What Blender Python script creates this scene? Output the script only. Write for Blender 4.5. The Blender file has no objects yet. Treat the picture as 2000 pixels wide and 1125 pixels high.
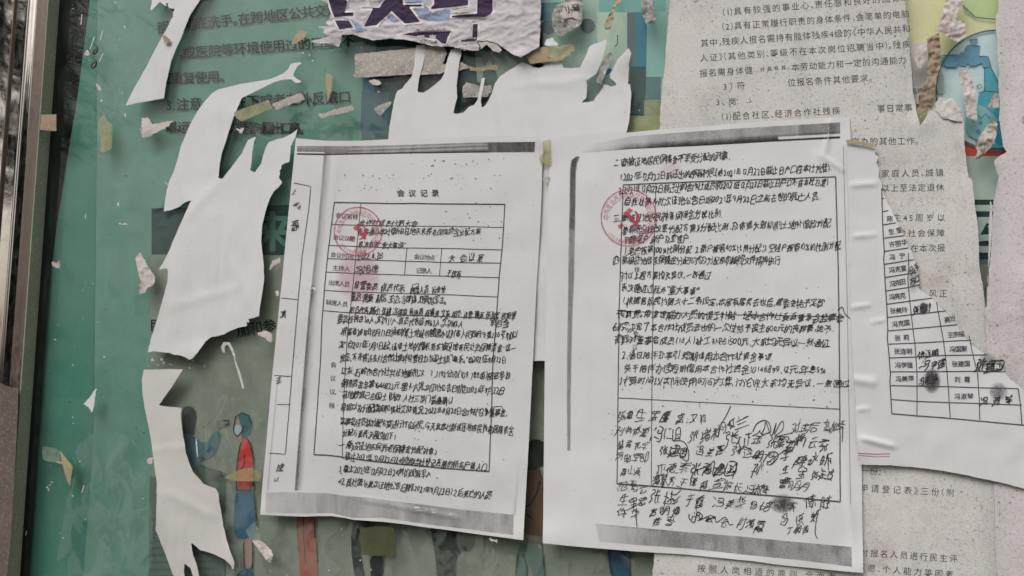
import bpy, math, random
import numpy as np
from mathutils import Vector, Matrix, noise
from mathutils.geometry import delaunay_2d_cdt
SC = bpy.context.scene
COL = SC.collection
rnd = random.Random(7)

# ------------------------------------------------------------ camera
F = 1445.0                       # focal length in pixels of the 2000 px wide photograph
YAW, PITCH, ROLL, DIST = 0.2484, 0.1149, -0.0293, 0.529
TILT = 0.0415                    # makes the cabinet stile plumb
def rotm():
    R = Matrix.Rotation(YAW, 3, 'Z') @ Matrix.Rotation(PITCH, 3, 'X') @ Matrix.Rotation(ROLL, 3, 'Y')
    return Matrix.Rotation(TILT, 3, 'Y') @ R
RM = rotm()
Z0 = 1.45                        # height of the middle of the board above the ground
cam_d = bpy.data.cameras.new('camera')
cam = bpy.data.objects.new('camera', cam_d); COL.objects.link(cam)
cam_d.sensor_width = 36.0; cam_d.lens = 36.0 * F / 2000.0
cam_d.clip_start = 0.01; cam_d.clip_end = 500
xa, ya, za = RM.col[0], RM.col[1], RM.col[2]
cam.matrix_world = Matrix((( xa[0], za[0], -ya[0], 0), (xa[1], za[1], -ya[1], -DIST), (xa[2], za[2], -ya[2], Z0), (0, 0, 0, 1)))
SC.camera = cam
def W(px, py, d=0.0):
    """Point of the board at distance d (metres) in front of the glass."""
    v = RM @ Vector(((px - 1000) / F, 1.0, -(py - 562.5) / F))
    t = (DIST - d) / v[1]
    return Vector((v[0] * t, -DIST + v[1] * t, Z0 + v[2] * t))

# ------------------------------------------------------------ light
world = bpy.data.worlds.new('World'); SC.world = world; world.use_nodes = True
wn = world.node_tree; bg = wn.nodes['Background']
sky = wn.nodes.new('ShaderNodeTexSky'); sky.sky_type = 'NISHITA'; sky.sun_disc = False
SUN_EL, SUN_AZ = math.radians(52), math.radians(205)
sky.sun_elevation = SUN_EL; sky.sun_rotation = SUN_AZ; sky.dust_density = 6.0; sky.ozone_density = 1.0; sky.air_density = 1.4
hsv = wn.nodes.new('ShaderNodeHueSaturation'); hsv.inputs['Saturation'].default_value = 0.25
wn.links.new(sky.outputs[0], hsv.inputs['Color']); wn.links.new(hsv.outputs[0], bg.inputs[0])
bg.inputs[1].default_value = 0.138
sl = bpy.data.lights.new('sun', 'SUN'); sl.energy = .62; sl.angle = math.radians(34); sl.color = (1, 0.975, 0.95)
sun = bpy.data.objects.new('sun', sl); COL.objects.link(sun)
sdir = Vector((math.sin(SUN_AZ) * math.cos(SUN_EL), math.cos(SUN_AZ) * math.cos(SUN_EL), math.sin(SUN_EL)))
sun.rotation_euler = sdir.to_track_quat('Z', 'Y').to_euler(); sun.location = (0, -3, 4)
SC.view_settings.view_transform = 'Standard'; SC.view_settings.look = 'None'
SC.view_settings.gamma = 1.0; SC.view_settings.use_curve_mapping = False
SC.view_settings.exposure = 0.10
SC.cycles.transparent_max_bounces = 24

# ------------------------------------------------------------ materials
def lin(c):
    c = c / 255.0
    return c / 12.92 if c <= 0.04045 else ((c + 0.055) / 1.055) ** 2.4
def rgb(r, g, b, k=1.15):
    return (min(.9, lin(r) * k), min(.9, lin(g) * k), min(.9, lin(b) * k), 1)
class M:
    """small node helper"""
    def __init__(s, name):
        s.m = bpy.data.materials.new(name); s.m.use_nodes = True
        s.t = s.m.node_tree; s.b = s.t.nodes['Principled BSDF']; s.out = s.t.nodes['Material Output']
        s.tc = s.t.nodes.new('ShaderNodeTexCoord')
    def n(s, kind, **kw):
        q = s.t.nodes.new(kind)
        for k, v in kw.items():
            if k in q.inputs: q.inputs[k].default_value = v
            else: setattr(q, k, v)
        return q
    def l(s, a, b): s.t.links.new(a, b)
    def vec(s, scale=(1, 1, 1), rot=(0, 0, 0)):
        mp = s.n('ShaderNodeMapping'); mp.inputs['Scale'].default_value = scale; mp.inputs['Rotation'].default_value = rot
        s.l(s.tc.outputs['Object'], mp.inputs['Vector']); return mp.outputs[0]
    def noise(s, scale, detail=4, rough=.6, vec=None, dist=0):
        q = s.n('ShaderNodeTexNoise'); q.inputs['Scale'].default_value = scale
        q.inputs['Detail'].default_value = detail; q.inputs['Roughness'].default_value = rough; q.inputs['Distortion'].default_value = dist
        s.l(vec if vec else s.tc.outputs['Object'], q.inputs['Vector']); return q.outputs['Fac']
    def ramp(s, fac, stops):
        q = s.n('ShaderNodeValToRGB'); cr = q.color_ramp
        while len(cr.elements) < len(stops): cr.elements.new(.5)
        for e, (p, c) in zip(cr.elements, stops):
            e.position = p; e.color = c if isinstance(c, tuple) else (c, c, c, 1)
        s.l(fac, q.inputs[0]); return q.outputs[0]
    def mix(s, fac, a, b, blend='MIX'):
        q = s.n('ShaderNodeMix', data_type='RGBA', blend_type=blend)
        for sock, v in ((q.inputs[0], fac), (q.inputs[6], a), (q.inputs[7], b)):
            if hasattr(v, 'links'): s.l(v, sock)
            else: sock.default_value = v
        return q.outputs[2]
    def math(s, op, a, b=0.0, clamp=False):
        q = s.n('ShaderNodeMath', operation=op, use_clamp=clamp)
        for sock, v in ((q.inputs[0], a), (q.inputs[1], b)):
            if hasattr(v, 'links'): s.l(v, sock)
            else: sock.default_value = v
        return q.outputs[0]
    def bump(s, h, strength=.3, dist=.0005):
        q = s.n('ShaderNodeBump'); q.inputs['Strength'].default_value = strength; q.inputs['Distance'].default_value = dist
        s.l(h, q.inputs['Height']); s.l(q.outputs[0], s.b.inputs['Normal'])
    def col(s, c):
        if hasattr(c, 'links'): s.l(c, s.b.inputs['Base Color'])
        else: s.b.inputs['Base Color'].default_value = c
    def rough(s, r, spec=.5, metal=0):
        s.b.inputs['Roughness'].default_value = r; s.b.inputs['Specular IOR Level'].default_value = spec; s.b.inputs['Metallic'].default_value = metal

def mat_paper(name, c, mottle=.06, speck=0.0, pink=0.0, stain=0.0, bump=.25, fleck=None, fray=False):
    m = M(name)
    big = m.noise(14, 5, .65); mid = m.noise(90, 4, .6); fine = m.noise(900, 3, .7)
    dark = tuple(x * (1 - mottle * 2.2) for x in c[:3]) + (1,)
    col = m.mix(m.ramp(big, [(.3, 0.0), (.72, 1.0)]), c, dark)
    col = m.mix(m.math('MULTIPLY', m.ramp(mid, [(.45, 0.0), (.7, 1.0)]), .6), col, tuple(x * (1 - mottle * 1.6) for x in c[:3]) + (1,))
    if pink:
        pk = m.ramp(m.noise(22, 5, .7, m.vec((1, 1, 1.3))), [(.56, 0.0), (.7, 1.0)])
        col = m.mix(m.math('MULTIPLY', pk, pink), col, rgb(160, 128, 126))
    if stain:
        st = m.ramp(m.noise(13, 7, .72, m.vec((1, 1, .35), (0, .12, 0)), .8), [(.5, 0.0), (.72, 1.0)])
        col = m.mix(m.math('MULTIPLY', st, stain), col, rgb(120, 118, 112))
    if speck:
        sp = m.ramp(m.noise(480, 3, .6), [(.60, 0.0), (.67, 1.0)])
        dn = m.ramp(m.noise(15, 4, .65), [(.40, 0.05), (.60, 1.0)])
        col = m.mix(m.math('MULTIPLY', m.math('MULTIPLY', sp, dn), speck), col, rgb(66, 60, 57))
        sp2 = m.ramp(m.noise(1000, 2, .6), [(.55, 0.0), (.7, 1.0)])
        col = m.mix(m.math('MULTIPLY', sp2, speck * .6), col, rgb(104, 98, 95))
        hi = m.ramp(m.noise(500, 3, .5, m.vec((1, 1, 1), (.3, .3, .3))), [(.52, 0.0), (.66, 1.0)])
        col = m.mix(m.math('MULTIPLY', hi, speck * .5), col, rgb(205, 200, 198))
    if fleck:
        v = m.n('ShaderNodeTexVoronoi'); v.inputs['Scale'].default_value = fleck
        m.l(m.tc.outputs['Object'], v.inputs['Vector'])
        dots = m.ramp(v.outputs['Distance'], [(.06, 1.0), (.1, 0.0)])
        keep = m.ramp(m.noise(60, 2, .5), [(.52, 0.0), (.6, 1.0)])
        col = m.mix(m.math('MULTIPLY', m.math('MULTIPLY', dots, keep), .75), col, rgb(60, 55, 55))
    m.col(col); m.rough(.85, .25)
    h = m.math('ADD', m.math('MULTIPLY', mid, .6), m.math('MULTIPLY', fine, .35))
    m.bump(h, bump, .0012)
    if fray:      # torn edge: the sheet thins out into loose fibres ('tone' runs 0 at the tear to 1 in the sheet)
        at = m.n('ShaderNodeAttribute', attribute_name='tone')
        fn = m.noise(1100, 3, .7)
        f = m.math('MULTIPLY', m.math('SUBTRACT', m.math('MULTIPLY', at.outputs['Fac'], 1.5), fn), 3.0)
        f = m.math('ADD', f, .35, True)
        tr = m.n('ShaderNodeBsdfTransparent'); mx = m.n('ShaderNodeMixShader')
        m.l(f, mx.inputs[0]); m.l(tr.outputs[0], mx.inputs[1]); m.l(m.b.outputs[0], mx.inputs[2]); m.l(mx.outputs[0], m.out.inputs[0])
    return m.m
def mat_ink(name, c, r=.6, blotch=0.0):
    m = M(name)
    if blotch: m.col(m.mix(m.ramp(m.noise(330, 3), [(.4, 0.0), (.62, 1.0)]), c, tuple(min(1, x + blotch) for x in c[:3]) + (1,)))
    else: m.col(c)
    m.rough(r, .3); return m.m
def mat_toner(name, c, grain=2300, soft=.45):
    """printed or smeared powder: coverage comes from the 'tone' attribute, broken up by grain"""
    m = M(name); a = m.n('ShaderNodeAttribute', attribute_name='tone')
    m.col(c); m.rough(.7, .2)
    g = m.noise(grain, 3, .75); big = m.noise(120, 3, .6, m.vec((1, 1, .25)))
    g2 = m.math('ADD', m.math('MULTIPLY', g, .75), m.math('MULTIPLY', big, .25))
    e = m.math('MULTIPLY', m.math('SUBTRACT', m.math('ADD', m.math('MULTIPLY', a.outputs['Fac'], .5), .25), g2), 5.0)
    hard = m.math('ADD', e, .5, True)
    fac = m.math('ADD', m.math('MULTIPLY', m.math('MULTIPLY', hard, m.math('ADD', a.outputs['Fac'], .3, True)), 1 - soft), m.math('MULTIPLY', a.outputs['Fac'], soft))
    fac = m.math('MULTIPLY', fac, m.math('MULTIPLY', a.outputs['Fac'], 6.0, True), True)
    tr = m.n('ShaderNodeBsdfTransparent'); mx = m.n('ShaderNodeMixShader')
    m.l(fac, mx.inputs[0]); m.l(tr.outputs[0], mx.inputs[1]); m.l(m.b.outputs[0], mx.inputs[2]); m.l(mx.outputs[0], m.out.inputs[0])
    return m.m
def mat_film(name, c, cover, tint=(1, 1, 1, 1), scale=18, streak=(1, 1, 1), lo=.35, hi=.7, rough=.35, mincover=0.0, bump=0.0, rot=(0, 0, 0)):
    """clear film or tape: partly see-through, partly milky"""
    m = M(name); m.col(c); m.rough(rough, .5)
    n1 = m.ramp(m.noise(scale, 5, .65, m.vec(streak, rot), .6), [(lo, 0.0), (hi, 1.0)])
    fac = m.math('ADD', m.math('MULTIPLY', n1, cover - mincover), mincover, True)
    tr = m.n('ShaderNodeBsdfTransparent'); tr.inputs[0].default_value = tint
    mx = m.n('ShaderNodeMixShader'); m.l(fac, mx.inputs[0]); m.l(tr.outputs[0], mx.inputs[1]); m.l(m.b.outputs[0], mx.inputs[2])
    m.l(mx.outputs[0], m.out.inputs[0])
    if bump: m.bump(m.noise(scale * 6, 4), bump, .001)
    return m.m
def mat_print(name, c, worn=.18, c2=None, scale=40):
    """ink printed on the sheet behind the glass, water stained"""
    m = M(name); c2 = c2 or tuple(x * .62 + .03 for x in c[:3]) + (1,)
    n1 = m.ramp(m.noise(scale, 5, .65, None, .5), [(.4, 0.0), (.66, 1.0)])
    m.col(m.mix(m.math('MULTIPLY', n1, worn * 3, True), c, c2)); m.rough(.75, .08)
    return m.m

PAL = {}
def ink(name, r, g, b, worn=.12, k=1.6):
    if name not in PAL: PAL[name] = mat_print(name, rgb(r, g, b, k), worn)
    return PAL[name]
m_page = mat_paper('photocopy paper', rgb(205, 203, 204), .045, 0, 0, .05, .12)
m_page2 = mat_paper('photocopy paper cool', rgb(207, 206, 208), .035, 0, 0, .05, .12)
m_list = mat_paper('name list paper', rgb(205, 205, 207), .03, 0, 0, .06, .12, fray=True)
m_white = mat_paper('torn white paper', rgb(208, 208, 208), .04, 0, 0, .16, .12, 260, True)
m_dull = mat_paper('torn white paper dusty', rgb(198, 195, 191), .05, 0, 0, .2, .14, 260, True)
m_old = mat_paper('weathered notice paper', rgb(206, 203, 199), .09, .75, .35, .4, .45, fray=True)
m_old2 = mat_paper('weathered notice paper pinkish', rgb(206, 200, 200), .09, .75, .5, .4, .45, fray=True)
m_lilac = mat_paper('lilac poster paper', rgb(196, 190, 194), .06, 0, 0, .25, .25, fray=True)
m_scrap = mat_paper('grey pulpy scrap', rgb(188, 180, 170), .2, .9, .25, .5, .8, fray=True)
m_pinkscrap = mat_paper('pinkish pulpy scrap', rgb(208, 198, 192), .14, .7, .45, .4, .7, fray=True)
m_fur = mat_paper('fuzzy torn pulp', rgb(178, 175, 170), .26, .9, 0, .6, 1.2, fray=True)
m_tan = mat_paper('aged masking tape', rgb(176, 160, 128), .16, .3, 0, .4, .6)
m_tan2 = mat_paper('brown kraft scrap', rgb(160, 142, 118), .16, .4, .3, .5, .6)
m_yel = mat_film('yellowed clear tape', rgb(160, 154, 116), .75, (.90, .90, .78, 1), 60, (1, 1, 1), .3, .7, .35, .38)
m_olive = mat_film('olive clear tape', rgb(92, 94, 70), .75, (.8, .8, .7, 1), 50, (1, 1, .5), .3, .7, .3, .5)
m_clear = mat_film('clear tape', rgb(170, 178, 165), .45, (.95, .96, .93, 1), 90, (1, 1, 1), .35, .7, .3, .15)
m_black = mat_ink('black pen ink', rgb(36, 34, 36, 1), .6, .075)
m_line = mat_ink('photocopied line', rgb(72, 68, 70, 1), .7, .05)
m_print = mat_ink('printed text black', rgb(58, 54, 56, 1), .7, .04)
m_faded = mat_toner('faded printed text', rgb(66, 62, 62, 1), 800, .5)
m_toner = mat_toner('photocopier toner', rgb(52, 49, 52, 1))
m_toner2 = mat_toner('photocopier toner even', rgb(112, 110, 112, 1), 2300, .75)
m_smudge = mat_toner('thumb print ink', rgb(70, 68, 70, 1), 900, .5)
m_red = mat_toner('red stamp ink', rgb(186, 74, 94, 1), 900, .5)
m_redline = mat_ink('red printed line', rgb(185, 110, 120, 1))
m_purple = mat_paper('deep purple print', rgb(66, 52, 78, 1.1), .12, 0, 0, .0, .2)
m_bluewash = mat_paper('pale blue print', rgb(150, 162, 190), .15, 0, 0, .1, .2)
m_border = mat_paper('white letter outline', rgb(216, 208, 208), .04, 0, 0, .05, .2)
m_shadow_in = mat_ink('shade-dark cabinet lining', rgb(30, 30, 29, 1), .7)  # near-black colour holds the deep shade inside the case
m_seal = mat_ink('black rubber seal', rgb(26, 28, 26, 1), .5)

def metal(name, c, rough, streak=True, dust=None, dustamt=.5, var=.8):
    m = M(name); base = c
    st = m.noise(160, 4, .7, m.vec((1, 1, .02)))
    col = m.mix(m.ramp(st, [(.3, 0.0), (.7, 1.0)]), base, tuple(x * var for x in base[:3]) + (1,))
    m.rough(rough, .5, 1.0)
    if dust:
        d = m.ramp(m.noise(240, 4, .7, m.vec((1, 1, .45))), [(.42, 0.0), (.7, 1.0)])
        d = m.math('MULTIPLY', d, dustamt)
        col = m.mix(d, col, dust); m.l(m.math('SUBTRACT', 1.0, d), m.b.inputs['Metallic'])
        m.l(m.math('ADD', m.math('MULTIPLY', d, .6), rough), m.b.inputs['Roughness'])
    m.col(col)
    if streak: m.bump(st, .08, .0006)
    return m.m
m_steel = metal('polished stainless steel', rgb(205, 194, 184, 1), .035, False, rgb(80, 68, 58, 1), .08, .93)
m_steel2 = metal('dusty stainless flange', rgb(130, 116, 106, 1), .3, True, rgb(98, 84, 74, 1), .8)
m_steel3 = mat_paper('stile edge with painted green reflection', rgb(150, 158, 134, 1), .10, .3, 0, .2, .1)  # the poster's green reflection in the steel, put into a matte colour
m_rod = M('gas strut rod'); m_rod.col(rgb(205, 208, 205, 1)); m_rod.rough(.25, .8); m_rod = m_rod.m
m_strut = mat_paper('gas strut socket', rgb(140, 142, 136, 1), .15, .4, 0, .3, .5)

# glass: see-through with a faint mirror and a thin veil of dirt
def mat_glass():
    m = M('dusty cabinet glass'); m.col(rgb(150, 160, 150)); m.rough(.6, .2)
    sm = m.noise(26, 6, .7, m.vec((1, 1, .7), (0, .5, 0)), 1.2)
    spk = m.ramp(m.noise(900, 2, .5), [(.7, 0.0), (.76, 1.0)])
    d = m.math('ADD', m.math('MULTIPLY', m.ramp(sm, [(.45, 0.0), (.75, 1.0)]), .06), m.math('MULTIPLY', spk, .35))
    d = m.math('ADD', d, .01, True)
    tr = m.n('ShaderNodeBsdfTransparent'); tr.inputs[0].default_value = (.975, .985, .98, 1)
    gl = m.n('ShaderNodeBsdfGlossy'); gl.inputs['Roughness'].default_value = .02
    lw = m.n('ShaderNodeLayerWeight'); lw.inputs[0].default_value = .5
    fr = m.math('ADD', m.math('MULTIPLY', m.math('POWER', lw.outputs['Facing'], 4.0), .8), .018, True)
    a = m.n('ShaderNodeMixShader'); m.l(fr, a.inputs[0]); m.l(tr.outputs[0], a.inputs[1]); m.l(gl.outputs[0], a.inputs[2])
    b = m.n('ShaderNodeMixShader'); m.l(d, b.inputs[0]); m.l(a.outputs[0], b.inputs[1]); m.l(m.b.outputs[0], b.inputs[2])
    m.l(b.outputs[0], m.out.inputs[0]); return m.m
m_glass = mat_glass()

# ------------------------------------------------------------ mesh helpers
def P(s):
    """'x,y x,y ...' -> list of points"""
    return [tuple(float(a) for a in q.split(',')) for q in s.split()]
def inside(x, y, poly):
    c = False; n = len(poly); j = n - 1
    for i in range(n):
        xi, yi = poly[i]; xj, yj = poly[j]
        if (yi > y) != (yj > y) and x < (xj - xi) * (y - yi) / (yj - yi) + xi: c = not c
        j = i
    return c
def refine(poly, step=7, amp=0.0, closed=True, seed=0):
    out = []; n = len(poly); r = random.Random(seed)
    for i in range(n if closed else n - 1):
        a, b = poly[i], poly[(i + 1) % n]
        L = math.hypot(b[0] - a[0], b[1] - a[1]); k = max(1, int(L / step))
        nx, ny = (-(b[1] - a[1]) / (L + 1e-9), (b[0] - a[0]) / (L + 1e-9))
        for q in range(k):
            t = q / k; x = a[0] + (b[0] - a[0]) * t; y = a[1] + (b[1] - a[1]) * t
            if amp:
                e = noise.noise(Vector((x / 9, y / 9, seed + .3))) * amp * 1.2 + (r.random() - .5) * amp * .9
                if q == 0: e *= .4
                x += nx * e; y += ny * e
            out.append((x, y))
    if not closed: out.append(poly[-1])
    return out
def smoothpoly(poly, it=1):
    for _ in range(it):
        o = []
        n = len(poly)
        for i in range(n):
            a, b = poly[i], poly[(i + 1) % n]
            o += [(a[0] * .75 + b[0] * .25, a[1] * .75 + b[1] * .25), (a[0] * .25 + b[0] * .75, a[1] * .25 + b[1] * .75)]
        poly = o
    return poly
class Layer:
    """a surface of the board: distance in front of the glass plus its own relief (millimetres)"""
    def __init__(s, d, amp=0.0, wl=120, amp2=0.0, wl2=35, lifts=(), creases=(), seed=0, crumple=0.0):
        s.d, s.amp, s.wl, s.amp2, s.wl2, s.lifts, s.creases, s.seed, s.crumple = d, amp, wl, amp2, wl2, lifts, creases, seed, crumple
    def H(s, x, y):
        h = 0.0
        if s.amp: h += s.amp * (noise.noise(Vector((x / s.wl, y / s.wl, s.seed))) + .5)
        if s.amp2: h += s.amp2 * (noise.noise(Vector((x / s.wl2, y / s.wl2, s.seed + 9))) + .3)
        for cx, cy, rx, ry, hh in s.lifts:
            h += hh * math.exp(-((x - cx) / rx) ** 2 - ((y - cy) / ry) ** 2)
        for x0, y0, x1, y1, w, hh in s.creases:
            dx, dy = x1 - x0, y1 - y0; L = math.hypot(dx, dy)
            t = ((x - x0) * dx + (y - y0) * dy) / (L * L); dd = abs((x - x0) * dy - (y - y0) * dx) / L
            if -.1 < t < 1.1: h += hh * math.exp(-(dd / w) ** 2) * max(0, 1 - (abs(t - .5) * 1.8) ** 4)
        if s.crumple:
            n1 = noise.noise(Vector((x / 60, y / 26, s.seed))); n2 = noise.noise(Vector((x / 34, y / 12, s.seed + 4)))
            n3 = noise.noise(Vector((x / 15, y / 9, s.seed + 7)))
            h += s.crumple * (.7 * (1 - abs(n1) * 2) ** 2 + .7 * (1 - abs(n2) * 2) ** 2 + .42 * (1 - abs(n3) * 2) ** 2)
        return h
    def at(s, x, y, off=0.0):
        return W(x, y, s.d + s.H(x, y) * .001 + off)
class B:
    """collects faces that become ONE mesh object"""
    def __init__(s): s.v = []; s.f = []; s.mi = []; s.tone = []; s.mats = []
    def m(s, mat):
        if mat not in s.mats: s.mats.append(mat)
        return s.mats.index(mat)
    def add(s, vs, fs, mat, tone=None):
        o = len(s.v); s.v += vs; s.f += [tuple(o + i for i in f) for f in fs]
        k = s.m(mat); s.mi += [k] * len(fs); s.tone += tone if tone else [1.0] * len(vs)
    def area(s, lay, poly, mat, step=9, off=0.0, tone=None, prints=(), skirt=0.0, fray=0.0):
        """fill an outline with a fine net that follows the layer's relief"""
        pts = [Vector(p) for p in poly]; n = len(pts); edges = []; faces = [list(range(n))]
        xs = [p[0] for p in poly]; ys = [p[1] for p in poly]
        for q, _ in prints:
            o = len(pts); pts += [Vector(p) for p in q]; edges += [(o + i, o + (i + 1) % len(q)) for i in range(len(q))]
        if fray:
            A2 = sum(poly[i][0] * poly[(i + 1) % n][1] - poly[(i + 1) % n][0] * poly[i][1] for i in range(n)); sg = 1 if A2 > 0 else -1; ins = []
            for i in range(n):
                p_, q_ = poly[i - 1], poly[(i + 1) % n]; L = math.hypot(q_[0] - p_[0], q_[1] - p_[1]) + 1e-9
                x, y = poly[i][0] - (q_[1] - p_[1]) / L * fray * sg, poly[i][1] + (q_[0] - p_[0]) / L * fray * sg
                if inside(x, y, poly): pts.append(Vector((x, y)))
        y = min(ys) + step * .5; row = 0
        while y < max(ys):
            x = min(xs) + step * (.5 if row % 2 else 0)
            while x < max(xs):
                jx, jy = x + (rnd.random() - .5) * step * .3, y + (rnd.random() - .5) * step * .3
                if inside(jx, jy, poly): pts.append(Vector((jx, jy)))
                x += step
            y += step * .87; row += 1
        vo, eo, fo, _, _, _ = delaunay_2d_cdt(pts, edges, faces, 1, 1e-5)
        vs = [lay.at(p.x, p.y, off) for p in vo]
        tn = [tone(p.x, p.y) for p in vo] if tone else None
        if fray:
            P0 = np.array(poly); D = np.roll(P0, -1, 0) - P0; LL_ = (D ** 2).sum(1) + 1e-9; V = np.array([(p.x, p.y) for p in vo]); tn = []
            for i0 in range(0, len(V), 800):
                W_ = V[i0:i0 + 800, None, :] - P0[None]; t = np.clip((W_ * D[None]).sum(2) / LL_, 0, 1); d_ = np.sqrt(((W_ - t[..., None] * D[None]) ** 2).sum(2)).min(1)
                tn += [float(z) for z in np.clip(d_ / fray, 0, 1)]
        if not prints:
            s.add(vs, [tuple(f) for f in fo], mat, tn)
        else:
            o = len(s.v); s.v += vs; s.tone += tn if tn else [1.0] * len(vs)
            for f in fo:
                cx = sum(vo[i].x for i in f) / len(f); cy = sum(vo[i].y for i in f) / len(f); mm = mat
                for q, pm in prints:
                    if inside(cx, cy, q): mm = pm
                s.f.append(tuple(o + i for i in f)); s.mi.append(s.m(mm))
        if skirt:
            n = len(poly); vs = [lay.at(x, y, off) for x, y in poly] + [lay.at(x, y, off - skirt) for x, y in poly]
            s.add(vs, [(i, (i + 1) % n, n + (i + 1) % n, n + i) for i in range(n)], mat)
        return s
    def strip(s, lay, pts, w, mat, off=.00015, wob=0.0, step=9, tone=None, seed=1):
        """a drawn line of width w pixels"""
        q = refine(pts, step, 0, False); vs = []
        ws = w if callable(w) else (lambda t: w)
        for i, (x, y) in enumerate(q):
            a = q[max(0, i - 1)]; b = q[min(len(q) - 1, i + 1)]; L = math.hypot(b[0] - a[0], b[1] - a[1]) + 1e-9
            nx, ny = -(b[1] - a[1]) / L, (b[0] - a[0]) / L; ww = ws(i / max(1, len(q) - 1)) * .5
            e = noise.noise(Vector((x / 25, y / 25, seed))) * wob
            vs += [lay.at(x + nx * (ww + e), y + ny * (ww + e), off), lay.at(x + nx * (e - ww), y + ny * (e - ww), off)]
        s.add(vs, [(2 * i, 2 * i + 1, 2 * i + 3, 2 * i + 2) for i in range(len(q) - 1)], mat, [tone] * len(vs) if tone is not None else None)
        return s
    def build(s, name, parent=None, smooth=True):
        me = bpy.data.meshes.new(name)
        if parent is not None: loc = ORG.get(parent.name, Vector())
        else:
            n = len(s.v); loc = Vector((sum(v.x for v in s.v) / n, sum(v.y for v in s.v) / n, sum(v.z for v in s.v) / n))
        me.from_pydata([tuple(v - loc) for v in s.v], [], s.f)
        for mt in s.mats: me.materials.append(mt)
        me.polygons.foreach_set('material_index', s.mi)
        me.polygons.foreach_set('use_smooth', [smooth] * len(s.f))
        at = me.attributes.new('tone', 'FLOAT', 'POINT'); at.data.foreach_set('value', s.tone)
        me.update()
        o = bpy.data.objects.new(name, me); COL.objects.link(o)
        if parent is not None: o.parent = parent
        else: o.location = loc; ORG[o.name] = loc
        return o
ORG = {}
def tag(o, label, cat, group=None, kind=None):
    if label: o['label'] = label
    if cat: o['category'] = cat
    if group: o['group'] = group
    if kind: o['kind'] = kind
    return o
def empty(name, loc, label, cat, group=None):
    o = bpy.data.objects.new(name, None); COL.objects.link(o); o.location = loc; o.empty_display_size = .02
    ORG[o.name] = Vector(loc); return tag(o, label, cat, group)
def box(b, x0, x1, y0, y1, z0, z1, mat):
    vs = [Vector((x, y, z)) for x in (x0, x1) for y in (y0, y1) for z in (z0, z1)]
    b.add(vs, [(0, 1, 3, 2), (4, 6, 7, 5), (0, 4, 5, 1), (2, 3, 7, 6), (0, 2, 6, 4), (1, 5, 7, 3)], mat)
def tube(b, pts, r, mat, n=10):
    vs = []; fs = []
    rr = r if callable(r) else (lambda t: r)
    for i, p in enumerate(pts):
        a = pts[max(0, i - 1)]; c = pts[min(len(pts) - 1, i + 1)]; d = (c - a).normalized()
        u = d.orthogonal().normalized() if i == 0 else (u - d * u.dot(d)).normalized()
        v = d.cross(u)
        for k in range(n):
            t = 2 * math.pi * k / n
            vs.append(p + (u * math.cos(t) + v * math.sin(t)) * rr(i / (len(pts) - 1)))
    for i in range(len(pts) - 1):
        for k in range(n): fs.append((i * n + k, i * n + (k + 1) % n, (i + 1) * n + (k + 1) % n, (i + 1) * n + k))
    fs.append(tuple(range(n))[::-1]); fs.append(tuple((len(pts) - 1) * n + k for k in range(n)))
    b.add(vs, fs, mat)

def band(b, lay, left, right, nc, mat, fn, off=.0001):
    """a printed band between two edges, coverage fn(x, y, u)"""
    vs = []; tn = []
    for (x0, y0), (x1, y1) in zip(left, right):
        for k in range(nc + 1):
            u = k / nc; x = x0 + (x1 - x0) * u; y = y0 + (y1 - y0) * u
            vs.append(lay.at(x, y, off)); tn.append(max(0.0, fn(x, y, u)))
    n = nc + 1
    b.add(vs, [(j * n + i, j * n + i + 1, (j + 1) * n + i + 1, (j + 1) * n + i) for j in range(len(left) - 1) for i in range(nc)], mat, tn)
# ------------------------------------------------------------ lettering
_fc = bpy.data.curves.new('glyph', 'FONT'); _fc.resolution_u = 2
_fo = bpy.data.objects.new('glyph', _fc); COL.objects.link(_fo)
GL = {}
HALF = set('0123456789.（）()《》、，。：；“”%/·,:')
def glyph(ch, off):
    k = (ch, off)
    if k not in GL:
        _fc.offset = off; _fc.body = ch; _fo.data.update_tag(); bpy.context.view_layer.update()
        me = bpy.data.meshes.new_from_object(_fo.evaluated_get(bpy.context.evaluated_depsgraph_get()))
        vs = [(v.co.x, v.co.y) for v in me.vertices]; fs = [tuple(p.vertices) for p in me.polygons]
        bpy.data.meshes.remove(me)
        if vs:
            x0 = min(v[0] for v in vs); x1 = max(v[0] for v in vs)
            adv = 1.0 if (x1 > .7 or ch not in HALF) else max(.3, x1 + .07)
            if ch in '（《“': vs = [(x - x0 + .05, y) for x, y in vs]; adv = x1 - x0 + .12
        else: adv = .5
        GL[k] = (vs, fs, adv)
    return GL[k]
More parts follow.
